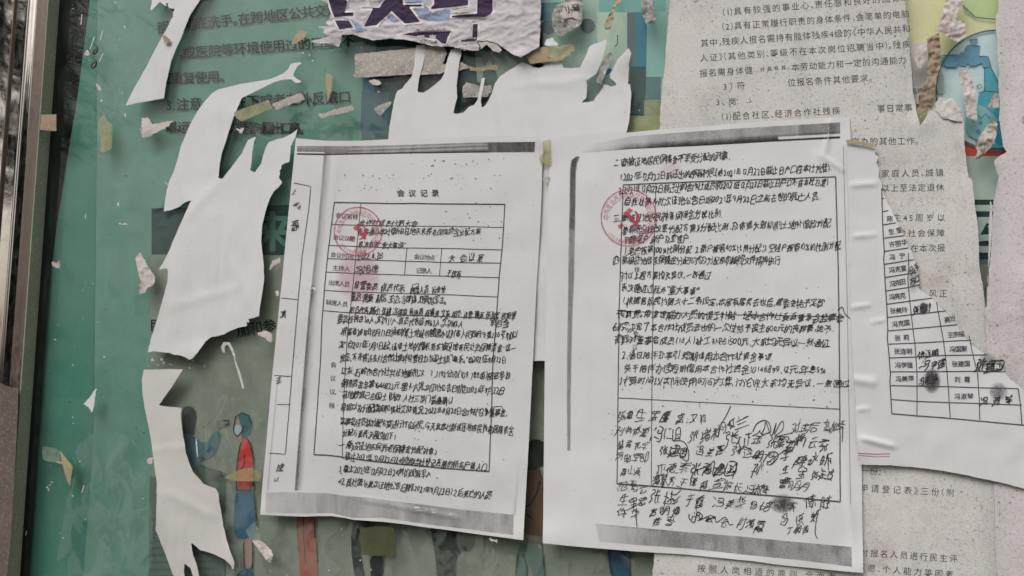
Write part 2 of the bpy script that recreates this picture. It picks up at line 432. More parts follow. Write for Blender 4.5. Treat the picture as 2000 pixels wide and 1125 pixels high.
def text(b, lay, s, p0, p1, size, mat, off=.00015, hand=0.0, weight=-.004, wide=1.0, seed=0, tone=None, spin=0.0, bold=0.0):
    if bold:      # printed bold: the same characters laid a hair apart
        for k, (ex, ey) in enumerate(((-1, 0), (1, 0), (0, -.7), (0, .7))):
            text(b, lay, s, (p0[0] + ex * bold * size, p0[1] + ey * bold * size), (p1[0] + ex * bold * size, p1[1] + ey * bold * size), size, mat, off + k * .00001, hand, weight, wide, seed, tone, spin)
        return
    r = random.Random(hash((len(s), p0[0], p0[1], seed)))
    gl = [glyph(c, weight) if c != ' ' else ([], [], .6) for c in s]
    advs = [g[2] for g in gl]; tot = sum(advs) - advs[0] / 2 - advs[-1] / 2
    L = math.hypot(p1[0] - p0[0], p1[1] - p0[1]); ang = math.atan2(p1[1] - p0[1], p1[0] - p0[0]) if L else 0
    ca, sa = math.cos(ang), math.sin(ang); u = -0.0; sc = L / tot if tot > 0 else 0
    prev = None
    for i, (vs, fs, adv) in enumerate(gl):
        if i: u += (advs[i - 1] / 2 + adv / 2) * sc
        if not vs: prev = None; continue
        sz = size * (1 + (r.random() - .5) * .42 * hand); rot = (r.random() - .5) * .38 * hand + spin; sh = .22 * hand + (r.random() - .5) * .3 * hand
        wx = wide * (min(1.0, max(.62, sc * 1.16 / size)) if hand and sc else 1.0) * (1 + (r.random() - .5) * .35 * hand); dy = (r.random() - .5) * size * .25 * hand
        cr, sr = math.cos(rot), math.sin(rot); out = []; sd = r.random() * 50
        wl = 1.0 / max(hand, .001)
        for x, y in vs:
            gx = x - adv * .5; gy = y - .38
            if hand:
                gx += noise.noise(Vector((x * 2.2, y * 2.2, sd))) * .17 * hand
                gy += noise.noise(Vector((x * 2.2, y * 2.2, sd + 20))) * .17 * hand
                gx += sh * gy; gy += .12 * hand * gx
            gx *= sz * wx; gy *= -sz
            gx, gy = gx * cr - gy * sr, gx * sr + gy * cr
            X = u + gx; Y = dy + gy
            out.append((p0[0] + X * ca - Y * sa, p0[1] + X * sa + Y * ca))
        b.add([lay.at(x, y, off) for x, y in out], fs, mat, [tone] * len(out) if tone is not None else None)
        if hand and r.random() < .8:      # running strokes that join or overshoot the characters
            q0 = r.choice(out); 
            if prev and r.random() < .6: q1 = r.choice(prev)
            else: q1 = (q0[0] + (r.random() - .6) * size * .6, q0[1] + (r.random() - .2) * size * .9)
            if math.hypot(q0[0] - q1[0], q0[1] - q1[1]) < size * 1.3:
                mx, my = (q0[0] + q1[0]) / 2 + (r.random() - .5) * size * .3, (q0[1] + q1[1]) / 2 + (r.random() - .5) * size * .3
                cv = [((1 - t) ** 2 * q0[0] + 2 * t * (1 - t) * mx + t * t * q1[0], (1 - t) ** 2 * q0[1] + 2 * t * (1 - t) * my + t * t * q1[1]) for t in [k / 5 for k in range(6)]]
                b.strip(lay, cv, lambda t: size * .075 * (1.1 - .6 * t), mat, off, 0, 50)
        prev = out
SK = {}
def skeleton(ch):
    """pen strokes of a character: its printed form thinned to centre lines"""
    if ch in SK: return SK[ch]
    vs, fs, adv = glyph(ch, 0.0); N = 50; sc = 44.0; ox, oy = 3, 6
    g = np.zeros((N + 6, N + 6), bool)
    for f in fs:
        p = [(vs[i][0] * sc + ox, vs[i][1] * sc + oy) for i in f]
        for k in range(1, len(p) - 1):
            (x0, y0), (x1, y1), (x2, y2) = p[0], p[k], p[k + 1]
            X0, X1 = int(max(0, min(x0, x1, x2))), int(min(N + 5, max(x0, x1, x2) + 1)); Y0, Y1 = int(max(0, min(y0, y1, y2))), int(min(N + 5, max(y0, y1, y2) + 1))
            if X1 < X0 or Y1 < Y0: continue
            X, Y = np.meshgrid(np.arange(X0, X1 + 1), np.arange(Y0, Y1 + 1), indexing='ij')
            a = (x1 - x0) * (Y - y0) - (y1 - y0) * (X - x0); b_ = (x2 - x1) * (Y - y1) - (y2 - y1) * (X - x1); c = (x0 - x2) * (Y - y2) - (y0 - y2) * (X - x2)
            g[X0:X1 + 1, Y0:Y1 + 1] |= ((a >= -.3) & (b_ >= -.3) & (c >= -.3)) | ((a <= .3) & (b_ <= .3) & (c <= .3))
    g[0, :] = g[-1, :] = False; g[:, 0] = g[:, -1] = False
    for _ in range(12):
        ch_ = False
        for step in (0, 1):
            q = g.astype(np.int8); n = [np.roll(np.roll(q, dx, 0), dy, 1) for dx, dy in ((0, -1), (-1, -1), (-1, 0), (-1, 1), (0, 1), (1, 1), (1, 0), (1, -1))]
            B_ = sum(n); A_ = sum(((n[i] == 0) & (n[(i + 1) % 8] == 1)).astype(np.int8) for i in range(8))
            c1, c2 = (n[0] * n[2] * n[4], n[2] * n[4] * n[6]) if step == 0 else (n[0] * n[2] * n[6], n[0] * n[4] * n[6])
            d = g & (B_ >= 2) & (B_ <= 6) & (A_ == 1) & (c1 == 0) & (c2 == 0)
            if d.any(): g &= ~d; ch_ = True
        if not ch_: break
    px = set(zip(*[list(map(int, w)) for w in np.nonzero(g)]))
    def nb(p):
        o = [(p[0] + dx, p[1] + dy) for dx, dy in ((0, 1), (1, 0), (0, -1), (-1, 0)) if (p[0] + dx, p[1] + dy) in px]
        for dx, dy in ((1, 1), (1, -1), (-1, 1), (-1, -1)):
            q = (p[0] + dx, p[1] + dy)
            if q in px and (p[0] + dx, p[1]) not in px and (p[0], p[1] + dy) not in px: o.append(q)
        return o
    deg = {p: len(nb(p)) for p in px}; used = set(); paths = []
    def walk(p, q):
        path = [p, q]; used.add((p, q)); used.add((q, p))
        while True:
            c = path[-1]; nx = [w for w in nb(c) if (c, w) not in used]
            if not nx or len(path) > 160: break
            if deg[c] != 2:      # run straight through a crossing when there is a straight way on
                b0 = path[max(0, len(path) - 5)]; dx, dy = c[0] - b0[0], c[1] - b0[1]; L = math.hypot(dx, dy) + 1e-6
                def look(w):
                    r1, r0 = w, c
                    for _ in range(3):
                        z = [t for t in nb(r1) if t != r0]
                        if len(z) != 1: break
                        r0, r1 = r1, z[0]
                    ex, ey = r1[0] - c[0], r1[1] - c[1]; return (dx * ex + dy * ey) / (L * (math.hypot(ex, ey) + 1e-6))
                best = max(nx, key=look)
                if look(best) < .8: break
                nx = [best]
            path.append(nx[0]); used.add((c, nx[0])); used.add((nx[0], c))
        return path
    for p in sorted(px, key=lambda t: (-t[1], t[0])):
        if deg[p] == 1:
            for q in nb(p):
                if (p, q) not in used: paths.append(walk(p, q))
    for p in sorted(px, key=lambda t: (-t[1], t[0])):
        for q in nb(p):
            if (p, q) not in used: paths.append(walk(p, q))
        if deg[p] == 0: paths.append([p, (p[0] + 2, p[1] - 3)])
    def rdp(p, e):
        if len(p) < 3: return p
        (x0, y0), (x1, y1) = p[0], p[-1]; L = math.hypot(x1 - x0, y1 - y0)
        ds = [abs((x - x0) * (y1 - y0) - (y - y0) * (x1 - x0)) / L if L > .5 else math.hypot(x - x0, y - y0) for x, y in p]; k = max(range(len(p)), key=lambda i: ds[i])
        return rdp(p[:k + 1], e)[:-1] + rdp(p[k:], e) if ds[k] > e else [p[0], p[-1]]
    out = []
    for p in paths:
        if len(p) < 4 and len(paths) > 3 and deg.get(p[0], 0) > 1: continue
        q = rdp(p, 1.3); out.append([((x - ox) / sc, (y - oy) / sc) for x, y in q])
    out.sort(key=lambda p: (-max(t[1] for t in p) * .7 + p[0][0] * .5))
    SK[ch] = (out, adv); return SK[ch]
def smooth_stroke(p):
    if len(p) < 3: return p
    q = [p[0]]
    for i in range(1, len(p) - 1):
        a, b_, c = p[i - 1], p[i], p[i + 1]
        q += [(b_[0] + (a[0] - b_[0]) * .28, b_[1] + (a[1] - b_[1]) * .28), (b_[0] * .8 + (a[0] + c[0]) * .1, b_[1] * .8 + (a[1] + c[1]) * .1), (b_[0] + (c[0] - b_[0]) * .28, b_[1] + (c[1] - b_[1]) * .28)]
    return q + [p[-1]]
def handwrite(b, lay, s, p0, p1, size, mat, off=.0003, wild=.7, wpen=.088, seed=0):
    r = random.Random(hash((len(s), p0[0], p0[1], seed)))
    gl = [skeleton(c) if c != ' ' else ([], .6) for c in s]; advs = [g[1] for g in gl]; tot = sum(advs) - advs[0] / 2 - advs[-1] / 2
    L = math.hypot(p1[0] - p0[0], p1[1] - p0[1]); ang = math.atan2(p1[1] - p0[1], p1[0] - p0[0]) if L else 0
    ca, sa = math.cos(ang), math.sin(ang); sc = L / tot if tot > 0 else 0; u = 0.0
    for i, (st, adv) in enumerate(gl):
        if i: u += (advs[i - 1] / 2 + adv / 2) * sc
        if not st: continue
        sz = size * (1 + (r.random() - .5) * .34 * wild); wx = (min(1.0, max(.58, sc * 1.12 / size)) if sc else .95) * (1 + (r.random() - .5) * .3 * wild)
        rot = (r.random() - .62) * .30 * wild; sh = .26 * wild + (r.random() - .5) * .3 * wild; dy = (r.random() - .5) * size * .22 * wild; sd = r.random() * 50
        cr, sr = math.cos(rot), math.sin(rot); A = .15 * wild; pw = size * wpen * r.uniform(.85, 1.2)
        def tr(x, y):
            gx = x - adv * .5; gy = y - .38
            gx += noise.noise(Vector((x * 2.0, y * 2.0, sd))) * A; gy += noise.noise(Vector((x * 2.0, y * 2.0, sd + 20))) * A
            gx += sh * gy; gy += .16 * wild * gx
            gx *= sz * wx; gy *= -sz; gx, gy = gx * cr - gy * sr, gx * sr + gy * cr
            X = u + gx; Y = dy + gy; return (p0[0] + X * ca - Y * sa, p0[1] + X * sa + Y * ca)
        last = None; lines = []
        for p in st:
            if p[0][0] > p[-1][0] + .05 or (abs(p[0][0] - p[-1][0]) <= .05 and p[0][1] < p[-1][1]): p = p[::-1]
            q = [list(t) for t in p]
            for t in (q[0], q[-1]): t[0] += (r.random() - .5) * .09 * wild; t[1] += (r.random() - .5) * .09 * wild
            if r.random() < .28 * wild: q[-1][0] += r.uniform(-.05, .12); q[-1][1] -= r.uniform(.0, .22)
            q = smooth_stroke([tr(*t) for t in q])
            if last and r.random() < .42 * wild and math.hypot(q[0][0] - last[0], q[0][1] - last[1]) < size * .55:
                lines[-1] = lines[-1] + [((q[0][0] + last[0]) / 2 + size * .04, (q[0][1] + last[1]) / 2)] + q
            else: lines.append(q)
            last = q[-1]
        for q in lines:
            vs = []; n = len(q)
            for k, (x, y) in enumerate(q):
                a = q[max(0, k - 1)]; c = q[min(n - 1, k + 1)]; l = math.hypot(c[0] - a[0], c[1] - a[1]) + 1e-9
                w = pw * .5 * (.62 if k == n - 1 else 1.12 if k == 0 else 1.0); nx, ny = -(c[1] - a[1]) / l * w, (c[0] - a[0]) / l * w
                vs += [lay.at(x + nx, y + ny, off), lay.at(x - nx, y - ny, off)]
            b.add(vs, [(2 * k, 2 * k + 1, 2 * k + 3, 2 * k + 2) for k in range(n - 1)], mat)
def line_of(parent, lay, s, p0, p1, size, mat, name='text_line', **kw):
    b = B(); text(b, lay, s, p0, p1, size, mat, **kw); return b.build(name, parent, False)

# ============================================================ SETTING
def ground():
    m = M('paving slabs'); br = m.n('ShaderNodeTexBrick'); br.inputs['Scale'].default_value = 2.2
    m.l(m.vec((1, 1, 1)), br.inputs['Vector']); br.inputs['Color1'].default_value = (.20, .19, .17, 1); br.inputs['Color2'].default_value = (.25, .235, .21, 1)
    br.inputs['Mortar'].default_value = (.09, .085, .08, 1); br.inputs['Mortar Size'].default_value = .012
    m.col(m.mix(m.ramp(m.noise(3, 5), [(.3, 0.0), (.7, .5)]), br.outputs['Color'], (.13, .12, .10, 1))); m.rough(.9, .2)
    b = B(); b.add([Vector((x, y, 0)) for x, y in ((-80, -80), (80, -80), (80, 80), (-80, 80))], [(0, 1, 2, 3)], m.m)
    o = b.build('ground'); o['kind'] = 'structure'
ground()

XB = W(75, 600, 0).x                      # inner edge of the cabinet stile, on the glass
ZT, ZB = Z0 + .62, Z0 - .62
XR = .75
cab = empty('notice_cabinet', (XB, 0, ZB), 'wall notice cabinet with a polished stainless stile and a dusty glass front', 'notice cabinet')
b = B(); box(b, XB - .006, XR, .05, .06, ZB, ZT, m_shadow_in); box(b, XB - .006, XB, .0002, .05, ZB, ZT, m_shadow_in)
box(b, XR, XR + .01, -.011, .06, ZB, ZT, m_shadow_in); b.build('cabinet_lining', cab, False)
# stile: flat dusty flange, return towards the glass with its green reflection painted on, half-round moulding, flat polished door post
DF = .0116
b = B(); box(b, XB - .0125, XB - .0012, -DF, -DF + .0012, ZB, ZT, m_steel2); b.build('flange', cab, False)
b = B(); box(b, XB - .0011, XB, -DF, .0001, ZB, ZT, m_steel3); b.build('edge_return', cab, False)
b = B(); vs = []; n = 34; nz = 40
for j in range(nz + 1):
    z = ZB + (ZT - ZB) * j / nz
    for i in range(n + 1):
        t = i / n; x = XB - .0128 - .0258 * t
        y = -.0100 - .0016 * math.exp(-((t - .30) / .10) ** 2) + .004 * max(0, .12 - t) / .12 - .0003 * math.sin(z * 10 + t)
        vs.append(Vector((x, y, z)))
b.add(vs, [(j * (n + 1) + i, j * (n + 1) + i + 1, (j + 1) * (n + 1) + i + 1, (j + 1) * (n + 1) + i) for j in range(nz) for i in range(n)], m_steel)
box(b, XB - .0386, XB - .0128, -.0055, .04, ZB, ZT, m_steel2)
b.build('moulding', cab)
b = B(); vs = []; n = 30
for j in range(nz + 1):
    z = ZB + (ZT - ZB) * j / nz
    for i in range(n + 1):
        t = i / n; x = XB - .0395 - .14 * t
        vs.append(Vector((x, -.010 - .0004 * math.sin(math.pi * min(1, t * 3)) - .0004 * math.sin(z * 11 + 2 * t), z)))
b.add(vs, [(j * (n + 1) + i, j * (n + 1) + i + 1, (j + 1) * (n + 1) + i + 1, (j + 1) * (n + 1) + i) for j in range(nz) for i in range(n)], m_steel)
box(b, XB - .18, XB - .0395, -.006, .06, ZB, ZT, m_steel)
b.build('door_post', cab)
b = B(); box(b, XB - .0397, XB - .0387, -.0118, -.004, ZB, ZT, m_steel2); b.build('seam', cab, False)
b = B(); box(b, XB - .18, XR + .01, -.014, .06, ZT, ZT + .05, m_steel2); b.build('top_rail', cab, False)
b = B(); box(b, XB - .18, XR + .01, -.014, .06, ZB - .05, ZB, m_steel2); b.build('bottom_rail', cab, False)
for xx in (XB - .12, XR - .08):
    b = B(); box(b, xx, xx + .06, .0, .06, 0, ZB - .05, m_steel2); b.build('leg', cab, False)
b = B(); box(b, XB + .0002, XB + .0035, .0002, .006, ZB, ZT, m_seal); b.build('rubber_seal', cab, False)
b = B(); box(b, XB + .0036, XR - .0005, .0006, .0046, ZB, ZT, m_glass); b.build('glass_pane', cab, False)
# gas strut seen in the dark gap behind the glass
DS = -.016
st = empty('gas_strut', W(108, 430, DS), 'slim gas strut with a ball joint standing in the dark gap beside the steel stile', 'gas strut')
b = B(); tube(b, [W(124, 232, DS), W(117, 300, DS), W(109, 385, DS)], .0019, m_rod, 14); b.build('rod', st)
b = B(); tube(b, [W(109.5, 378, DS), W(107, 400, DS), W(107, 416, DS)], lambda t: .0032 + .0006 * t, m_strut, 16); b.build('socket', st)
b = B(); vs = []; c0 = W(107, 431, DS - .0015)
tube(b, [c0 + Vector((0, 0, .0064 * math.cos(math.pi * k / 12))) for k in range(13)], lambda t: max(.0002, .0062 * math.sin(math.pi * t)), m_strut, 18); b.build('ball_joint', st)
b = B(); tube(b, [W(107, 446, DS), W(98, 600, DS), W(86, 710, DS), W(76, 850, DS)], .0024, m_strut, 14); b.build('cylinder', st)

# ============================================================ THE PRINTED POSTER BEHIND THE GLASS
LP = Layer(-.0085)
teal = mat_print('teal poster print', rgb(88, 130, 116, 1.36), .12, rgb(120, 152, 140, 1.45), 16)
tealL = mat_print('teal poster margin', rgb(64, 118, 103, 1.25), .12, rgb(88, 136, 121, 1.3), 12)
pale = mat_print('pale grey green print', rgb(122, 126, 115, 1.35), .22, rgb(144, 150, 138, 1.35), 30)
darkt = mat_print('dark teal banner print', rgb(10, 52, 54, 1.2), .10, rgb(34, 76, 72, 1.1), 60)
boxP = P('187,-160 133,300 91,600 68,900 38,1300 2250,1300 2250,-200')
edge = P('190,-120 176,0 150,200 133,300 110,450 91,600 78,760 68,900 44,1125 30,1260')
b = B(); b.area(LP, edge + P('2250,1260 2250,-160'), teal, 60, 0, skirt=.002)
poster = b.build('health_poster'); tag(poster, 'green public health poster with masked cartoon people standing behind the dusty glass', 'poster')
def patch(name, items, off=.0003, step=40, lab=None, parent=poster):
    b = B(); k = 0
    for pts, mt in items:
        b.area(LP, P(pts) if isinstance(pts, str) else pts, mt, step, off + .00006 * k); k += 1
    o = b.build(name, parent, False)
    if lab: o['label'] = lab
    return o
patch('margin', [(edge + P('150,1260 166,1060 181,880 185,600 188,300 190,0 192,-120'), tealL)])
patch('lower_panel', [('292,497 560,497 1000,505 2250,520 2250,1260 300,1260 296,800', pale)], .00035, 60)
patch('banner', [('296,407 570,400 1000,388 1500,380 2250,376 2250,506 1500,506 1000,500 296,497', darkt)], .0005, 60)
patch('leaf_print', [('304,443 312,432 326,427 333,432 330,440 318,444', ink('deep', 10, 60, 60)), ('332,430 345,416 356,413 362,420 352,432 338,436', ink('deep', 10, 60, 60)),
    ('296,454 308,448 306,456 297,463', ink('deep', 10, 60, 60)), ('308,460 318,452 329,454 326,462 314,465', ink('deep', 10, 60, 60))], .0009)
def ptext(s, p0, p1, size, mt, w=0.0, name='text_line', **kw): return line_of(poster, LP, s, p0, p1, size, mt, name, off=.001, weight=w, bold=kw.pop('bold', .022), **kw)
pk = mat_print('poster lettering', rgb(14, 20, 19, 1), .08, rgb(50, 72, 66, 1), 90)
ptext('都应彻底洗手。在跨地区公共交通工具', (318, 53), (700, 13), 26, pk)
ptext('，或医院等环境使用过的口罩，不', (352, 104), (679, 79), 26, pk)
ptext('应重复使用。', (322, 153), (433, 149), 25, pk)
ptext('3.注意，不要在下或者在外反戴口', (330, 205), (673, 189), 26, pk)
ptext('罩，运动佩戴时，勿裸露时露出口鼻。', (334, 248), (589, 250), 25, pk)
ptext('目', (304, 635), (304, 635), 26, pk)
ptext('加和参', (474, 645), (526, 636), 27, pk)
white_p = mat_print('white banner lettering', rgb(176, 190, 182, 1.4), .12); grey_p = mat_print('worn banner lettering', rgb(72, 112, 100, 1.4), .3)
ptext('来', (532, 452), (532, 452), 84, grey_p, bold=.03); ptext('运动', (1913, 444), (2010, 444), 104, white_p, bold=.035)
# cartoon people of the poster
BK = ink('outline', 22, 30, 34)
def fig(items, lines=(), w=2.2, name='printed_figure', lab=None):
    b = B(); k = 0
    for pts, mt in items:
        b.area(LP, smoothpoly(P(pts), 1), mt, 30, .0011 + .00005 * k); k += 1
    for pts in lines: b.strip(LP, P(pts), w, BK, .0011 + .00005 * k + .0001)
    o = b.build(name, poster, False)
    if lab: o['label'] = lab
    return o
hairt = ink('hairteal', 52, 92, 96); skin = ink('skin', 150, 120, 110); red = ink('redshirt', 176, 40, 42, .05); blue = ink('skirt', 22, 84, 118, .3); mask = ink('mask', 150, 168, 172)
fig([('462,812 470,807 482,810 489,820 491,834 486,846 480,858 470,850 466,832', hairt), ('460,820 467,818 470,832 472,852 474,866 464,860 458,835', skin),
     ('457,832 463,828 473,833 470,846 464,852 456,845', mask), ('467,870 474,857 484,855 490,868 494,890 494,957 462,958 462,915 465,885', red),
     ('462,958 494,958 497,990 502,1024 496,1055 480,1052 456,1050 457,1000 459,975', blue), ('476,1052 493,1050 493,1112 477,1112', skin), ('476,1110 494,1110 495,1140 455,1140 462,1122', blue)],
    ['456,836 458,828 460,814 472,806 486,812 492,830 486,850', '456,836 457,846 464,852 473,842 476,830', '470,865 466,885 462,915 462,958 496,958 494,890 488,866 482,856', '477,888 477,908 470,918',
     '496,958 499,1000 503,1026', '476,1056 477,1112 462,1124', '493,1056 493,1112'], lab='woman with teal hair, face mask, red shirt and blue skirt')
sk2 = ink('sleeve', 70, 100, 112, .3); hr2 = ink('greyhair', 52, 52, 52, .4); sk2b = ink('handgrey', 104, 110, 100)
fig([('355,797 368,792 380,798 384,812 380,830 378,850 360,852 356,830', hr2), ('357,845 380,852 400,868 415,848 428,838 430,860 420,885 405,897 388,900 392,920 372,916 360,880', sk2),
     ('400,826 420,822 440,818 446,828 430,838 410,838', sk2b), ('384,902 410,915 440,922 450,935 420,945 380,925', ink('bagdark', 74, 84, 80, .3))],
    ['358,818 368,810', '436,822 447,820 446,830 440,830', '405,882 411,874', '393,893 400,896', '430,930 437,930'], 2.6, lab='faded man in a blue sleeved top raising one hand')
rd2 = ink('redtrouser', 150, 80, 70, .1)
fig([('578,990 614,990 616,1040 622,1140 586,1140 582,1060', rd2)], ['580,1022 582,1052', '582,1066 585,1078', '614,1016 615,1050', '605,1044 609,1054', '592,1005 593,1050 597,1100', '618,1060 620,1100'], 1.8, lab='dark red trousers of a cartoon person')
navy = ink('navy', 20, 26, 32, .15); oliv = ink('olivebag', 62, 64, 46, .25)
fig([('691,1010 760,1010 762,1040 700,1060 716,1140 694,1140 684,1060', navy), ('722,1080 750,1080 747,1140 724,1140', navy), ('703,1030 768,1032 772,1062 770,1086 706,1085', oliv)], ['714,1054 736,1055'], 2.4, lab='black trousers behind an olive bag')
patt = ink('darkpattern', 40, 44, 36, .6)
fig([('838,1020 928,1030 926,1078 892,1075 890,1140 855,1140 848,1070', patt)] + [('%d,%d %d,%d %d,%d %d,%d' % (x - 5, y, x, y - 8, x + 5, y, x, y + 8), navy) for x, y in ((850, 1052), (858, 1078), (884, 1104), (848, 1038), (904, 1066))], lab='mottled dark skirt of a cartoon person')
brw = ink('brown', 84, 58, 40, .2); hrk = ink('hairblack', 24, 26, 28, .35); shadeg = ink('teapant', 72, 96, 92, .1)
fig([('1020,870 1036,860 1050,857 1066,866 1068,905 1040,920 1020,915', hrk), ('1020,920 1066,915 1068,1062 1018,1060', brw), ('1014,1062 1060,1062 1066,1140 1046,1140 1030,1090 1024,1140 1004,1140 1008,1090', shadeg)],
    ['1026,990 1036,985 1048,965 1055,940', '1030,1005 1040,1014', '1058,1058 1062,1100 1066,1140', '1012,1082 1008,1120', '1022,1082 1030,1110 1028,1140'], 3, lab='person with black hair, brown coat and grey green trousers')
bl2 = ink('bluetrouser', 30, 72, 98, .12)
fig([('1184,1060 1232,1064 1232,1140 1194,1140', bl2)], ['1188,1076 1192,1100 1198,1130', '1230,1078 1229,1110 1232,1130'], 3, lab='blue trouser leg of a cartoon person')
# dark striped print at the bottom left
b = B(); g_st = ink('stripegrey', 82, 96, 88, .15); g_s2 = ink('stripedark', 66, 84, 82, .15)
b.area(LP, P('292,930 440,935 440,1140 290,1140'), g_st, 40, .0009)
for k in range(9): b.strip(LP, [(292, 1015 + k * 14), (420, 1012 + k * 14)], 5, g_s2, .0010)
for x, y in ((293, 1061), (297, 1050), (300, 900), (392, 1080), (399, 1122), (300, 1126), (404, 1112), (295, 1072)): b.strip(LP, [(x, y), (x + 6, y + 1)], 2, BK, .0011)
b.build('striped_block', poster, False)
# upper right pictures: dark panel, clinic scene, water tap
tl2 = ink('tealmid', 56, 118, 122, .12); tl3 = ink('tealblue', 30, 102, 124, .12); tl4 = ink('tealdark', 34, 66, 62, .18); lt = ink('lightpane', 158, 176, 160, .12); gm = ink('palemint', 138, 158, 142, .1)
patch('dark_picture', [('710,60 1060,60 1060,400 704,400', ink('panelteal', 62, 88, 84, .2)), ('712,150 736,150 736,182 710,180', tl3), ('734,60 920,60 920,140 845,145 840,270 725,235 733,150', tl4),
    ('706,180 760,180 755,262 704,258', ink('bluegrey', 58, 84, 90)), ('900,100 935,100 935,230 890,232', tl4), ('928,100 1040,100 1040,160 932,160', gm), ('904,190 960,190 960,215 904,215', navy)], .0011)
b = B(); ic = [(955 + 13 * math.cos(t * math.pi / 12), 120 + 13 * math.sin(t * math.pi / 12)) for t in range(24)]
b.area(LP, ic, ink('icon', 74, 96, 88, .1), 20, .0017); b.area(LP, P('955,117 962,128 948,128'), lt, 20, .0018); b.area(LP, P('940,160 945,138 955,133 968,138 975,160'), ink('icon', 74, 96, 88), 20, .0017); b.build('person_icon', poster, False)
jk = ink('jacketblue', 56, 92, 134, .2); hrb = ink('hairslate', 62, 84, 86, .15)
patch('clinic_picture', [('1050,-60 1320,-60 1320,400 1040,400', ink('scenebg', 134, 158, 146, .1)), ('1050,6 1100,4 1100,24 1050,26', tl2), ('1050,26 1080,24 1080,38 1050,39', tl3), ('1170,-20 1300,-20 1300,24 1170,26', ink('aqua', 96, 146, 140)),
    ('1166,24 1226,24 1226,140 1166,130', lt), ('1225,24 1244,24 1246,225 1232,228 1225,140', ink('slat', 72, 92, 96)), ('1242,24 1264,22 1262,225 1244,225', tl3), ('1232,130 1262,130 1260,228 1230,228', tl4),
    ('1264,22 1300,22 1298,150 1262,150', ink('mintlight', 118, 158, 150)), ('1262,150 1290,150 1288,232 1258,232', ink('slate2', 76, 104, 104)), ('1225,226 1300,226 1300,300 1222,300', ink('floorgreen', 140, 142, 104, .1)), ('1258,196 1290,194 1290,226 1258,226', ink('sand', 128, 132, 104))], .0011, 60)
fig([('1170,36 1178,26 1205,26 1210,40 1205,52 1178,56', hrb), ('1180,42 1202,44 1202,56 1186,60 1180,52', skin), ('1198,46 1204,42 1206,52 1196,60', ink('maskblue', 70, 122, 140)),
     ('1172,62 1190,56 1206,60 1214,72 1215,95 1204,106 1192,110 1178,108 1165,90 1165,76', jk), ('1180,104 1205,104 1208,120 1196,140 1176,150 1172,125', jk)],
    ['1206,68 1206,86 1200,92'], 1.5, lab='seated person in a blue jacket and mask')
b = B()
for cx, cy in ((1071, 52), (1148, 50)):
    for t in range(12):
        a = t * math.pi / 6; b.area(LP, [(cx + 11 * math.cos(a) + 4 * math.cos(q), cy + 11 * math.sin(a) + 4 * math.sin(q)) for q in (0, 1.2, 2.4, 3.7, 5)], hrb, 20, .0016 + .00001 * t)
    b.area(LP, [(cx + 9 * math.cos(q * .6), cy + 9 * math.sin(q * .6)) for q in range(10)], hrb, 20, .00175)
b.build('virus_print', poster, False)
yl = ink('paleyellow', 192, 188, 148, .06); gr = ink('limegreen', 166, 180, 132, .05); lbl = ink('paleblue', 176, 194, 202, .05); wt = ink('water', 74, 148, 164, .12); tap = ink('tapblue', 84, 132, 158, .1); dkl = ink('tealline', 66, 88, 100)
cir = [(1947 + 119 * math.cos(t * math.pi / 24), 176 + 117 * math.sin(t * math.pi / 24)) for t in range(48)]
patch('water_tap_picture', [('1750,-60 2250,-60 2250,390 1750,390', yl), ('1884,-20 1950,-20 1950,37 1920,36 1884,30 1868,-20', gr), ('1700,296 2250,286 2250,390 1700,390', ink('seagrey', 160, 174, 166, .06)), ('1850,276 2250,266 2250,304 1850,305', ink('redband', 178, 64, 52, .05)), (cir, lbl)], .0011, 40)
b = B(); k = .0022
for pts, mt in (('1836,108 1876,106 1876,131 1840,131', tap), ('1872,102 1890,104 1890,130 1872,128', tap), ('1884,98 1888,88 1916,88 1912,100 1912,110 1926,108 1934,118 1936,132 1920,132 1917,122 1908,128 1890,128', tap), ('1893,78 1910,76 1909,82 1905,84 1906,90 1898,90 1898,83 1894,82', tap),
    ('1923,132 1936,132 1952,160 1975,200 1975,290 1905,287 1908,220 1912,180 1923,178', wt), ('1885,205 1912,200 1960,240 1958,284 1915,276 1886,262', ink('waterpale', 128, 176, 178)), ('1940,236 1975,236 1975,284 1938,283', ink('deepwater', 34, 128, 152)), ('1829,140 1842,136 1845,182 1830,184', ink('greypatch', 150, 156, 156))):
    b.area(LP, smoothpoly(P(pts), 1), mt, 30, k); k += .00004
for pts in ('1836,108 1872,107', '1840,131 1872,131', '1893,78 1910,76', '1884,98 1890,88 1914,90', '1912,110 1930,110 1936,132 1920,132', '1890,128 1908,129', '1923,132 1923,178', '1936,132 1950,165', '1910,182 1925,178 1950,180', '1934,232 1925,222 1915,232 1912,226', '1908,168 1913,164 1919,170 1912,173 1908,168'): b.strip(LP, P(pts), 1.5, dkl, k)
b.strip(LP, cir + cir[:1], 3.4, dkl, k); b.strip(LP, P('1868,-20 1884,14 1905,34 1945,38'), 2.4, dkl, k)
for x, y, r_ in ((1911, 257, 5), (1915, 240, 4), (1907, 273, 3)): b.area(LP, [(x + r_ * math.cos(t), y + r_ * math.sin(t)) for t in range(6)], tap, 10, k)
b.build('water_tap_print', poster, False)
patch('torn_label', [('1778,86 1812,80 1812,200 1780,205', ink('labelwhite', 188, 180, 178, .08))], .0026)
ptext('个股', (1782, 150), (1799, 149), 19, pk); line_of(poster, LP, '后项', (1785, 178), (1797, 177), 12, pk, off=.003)

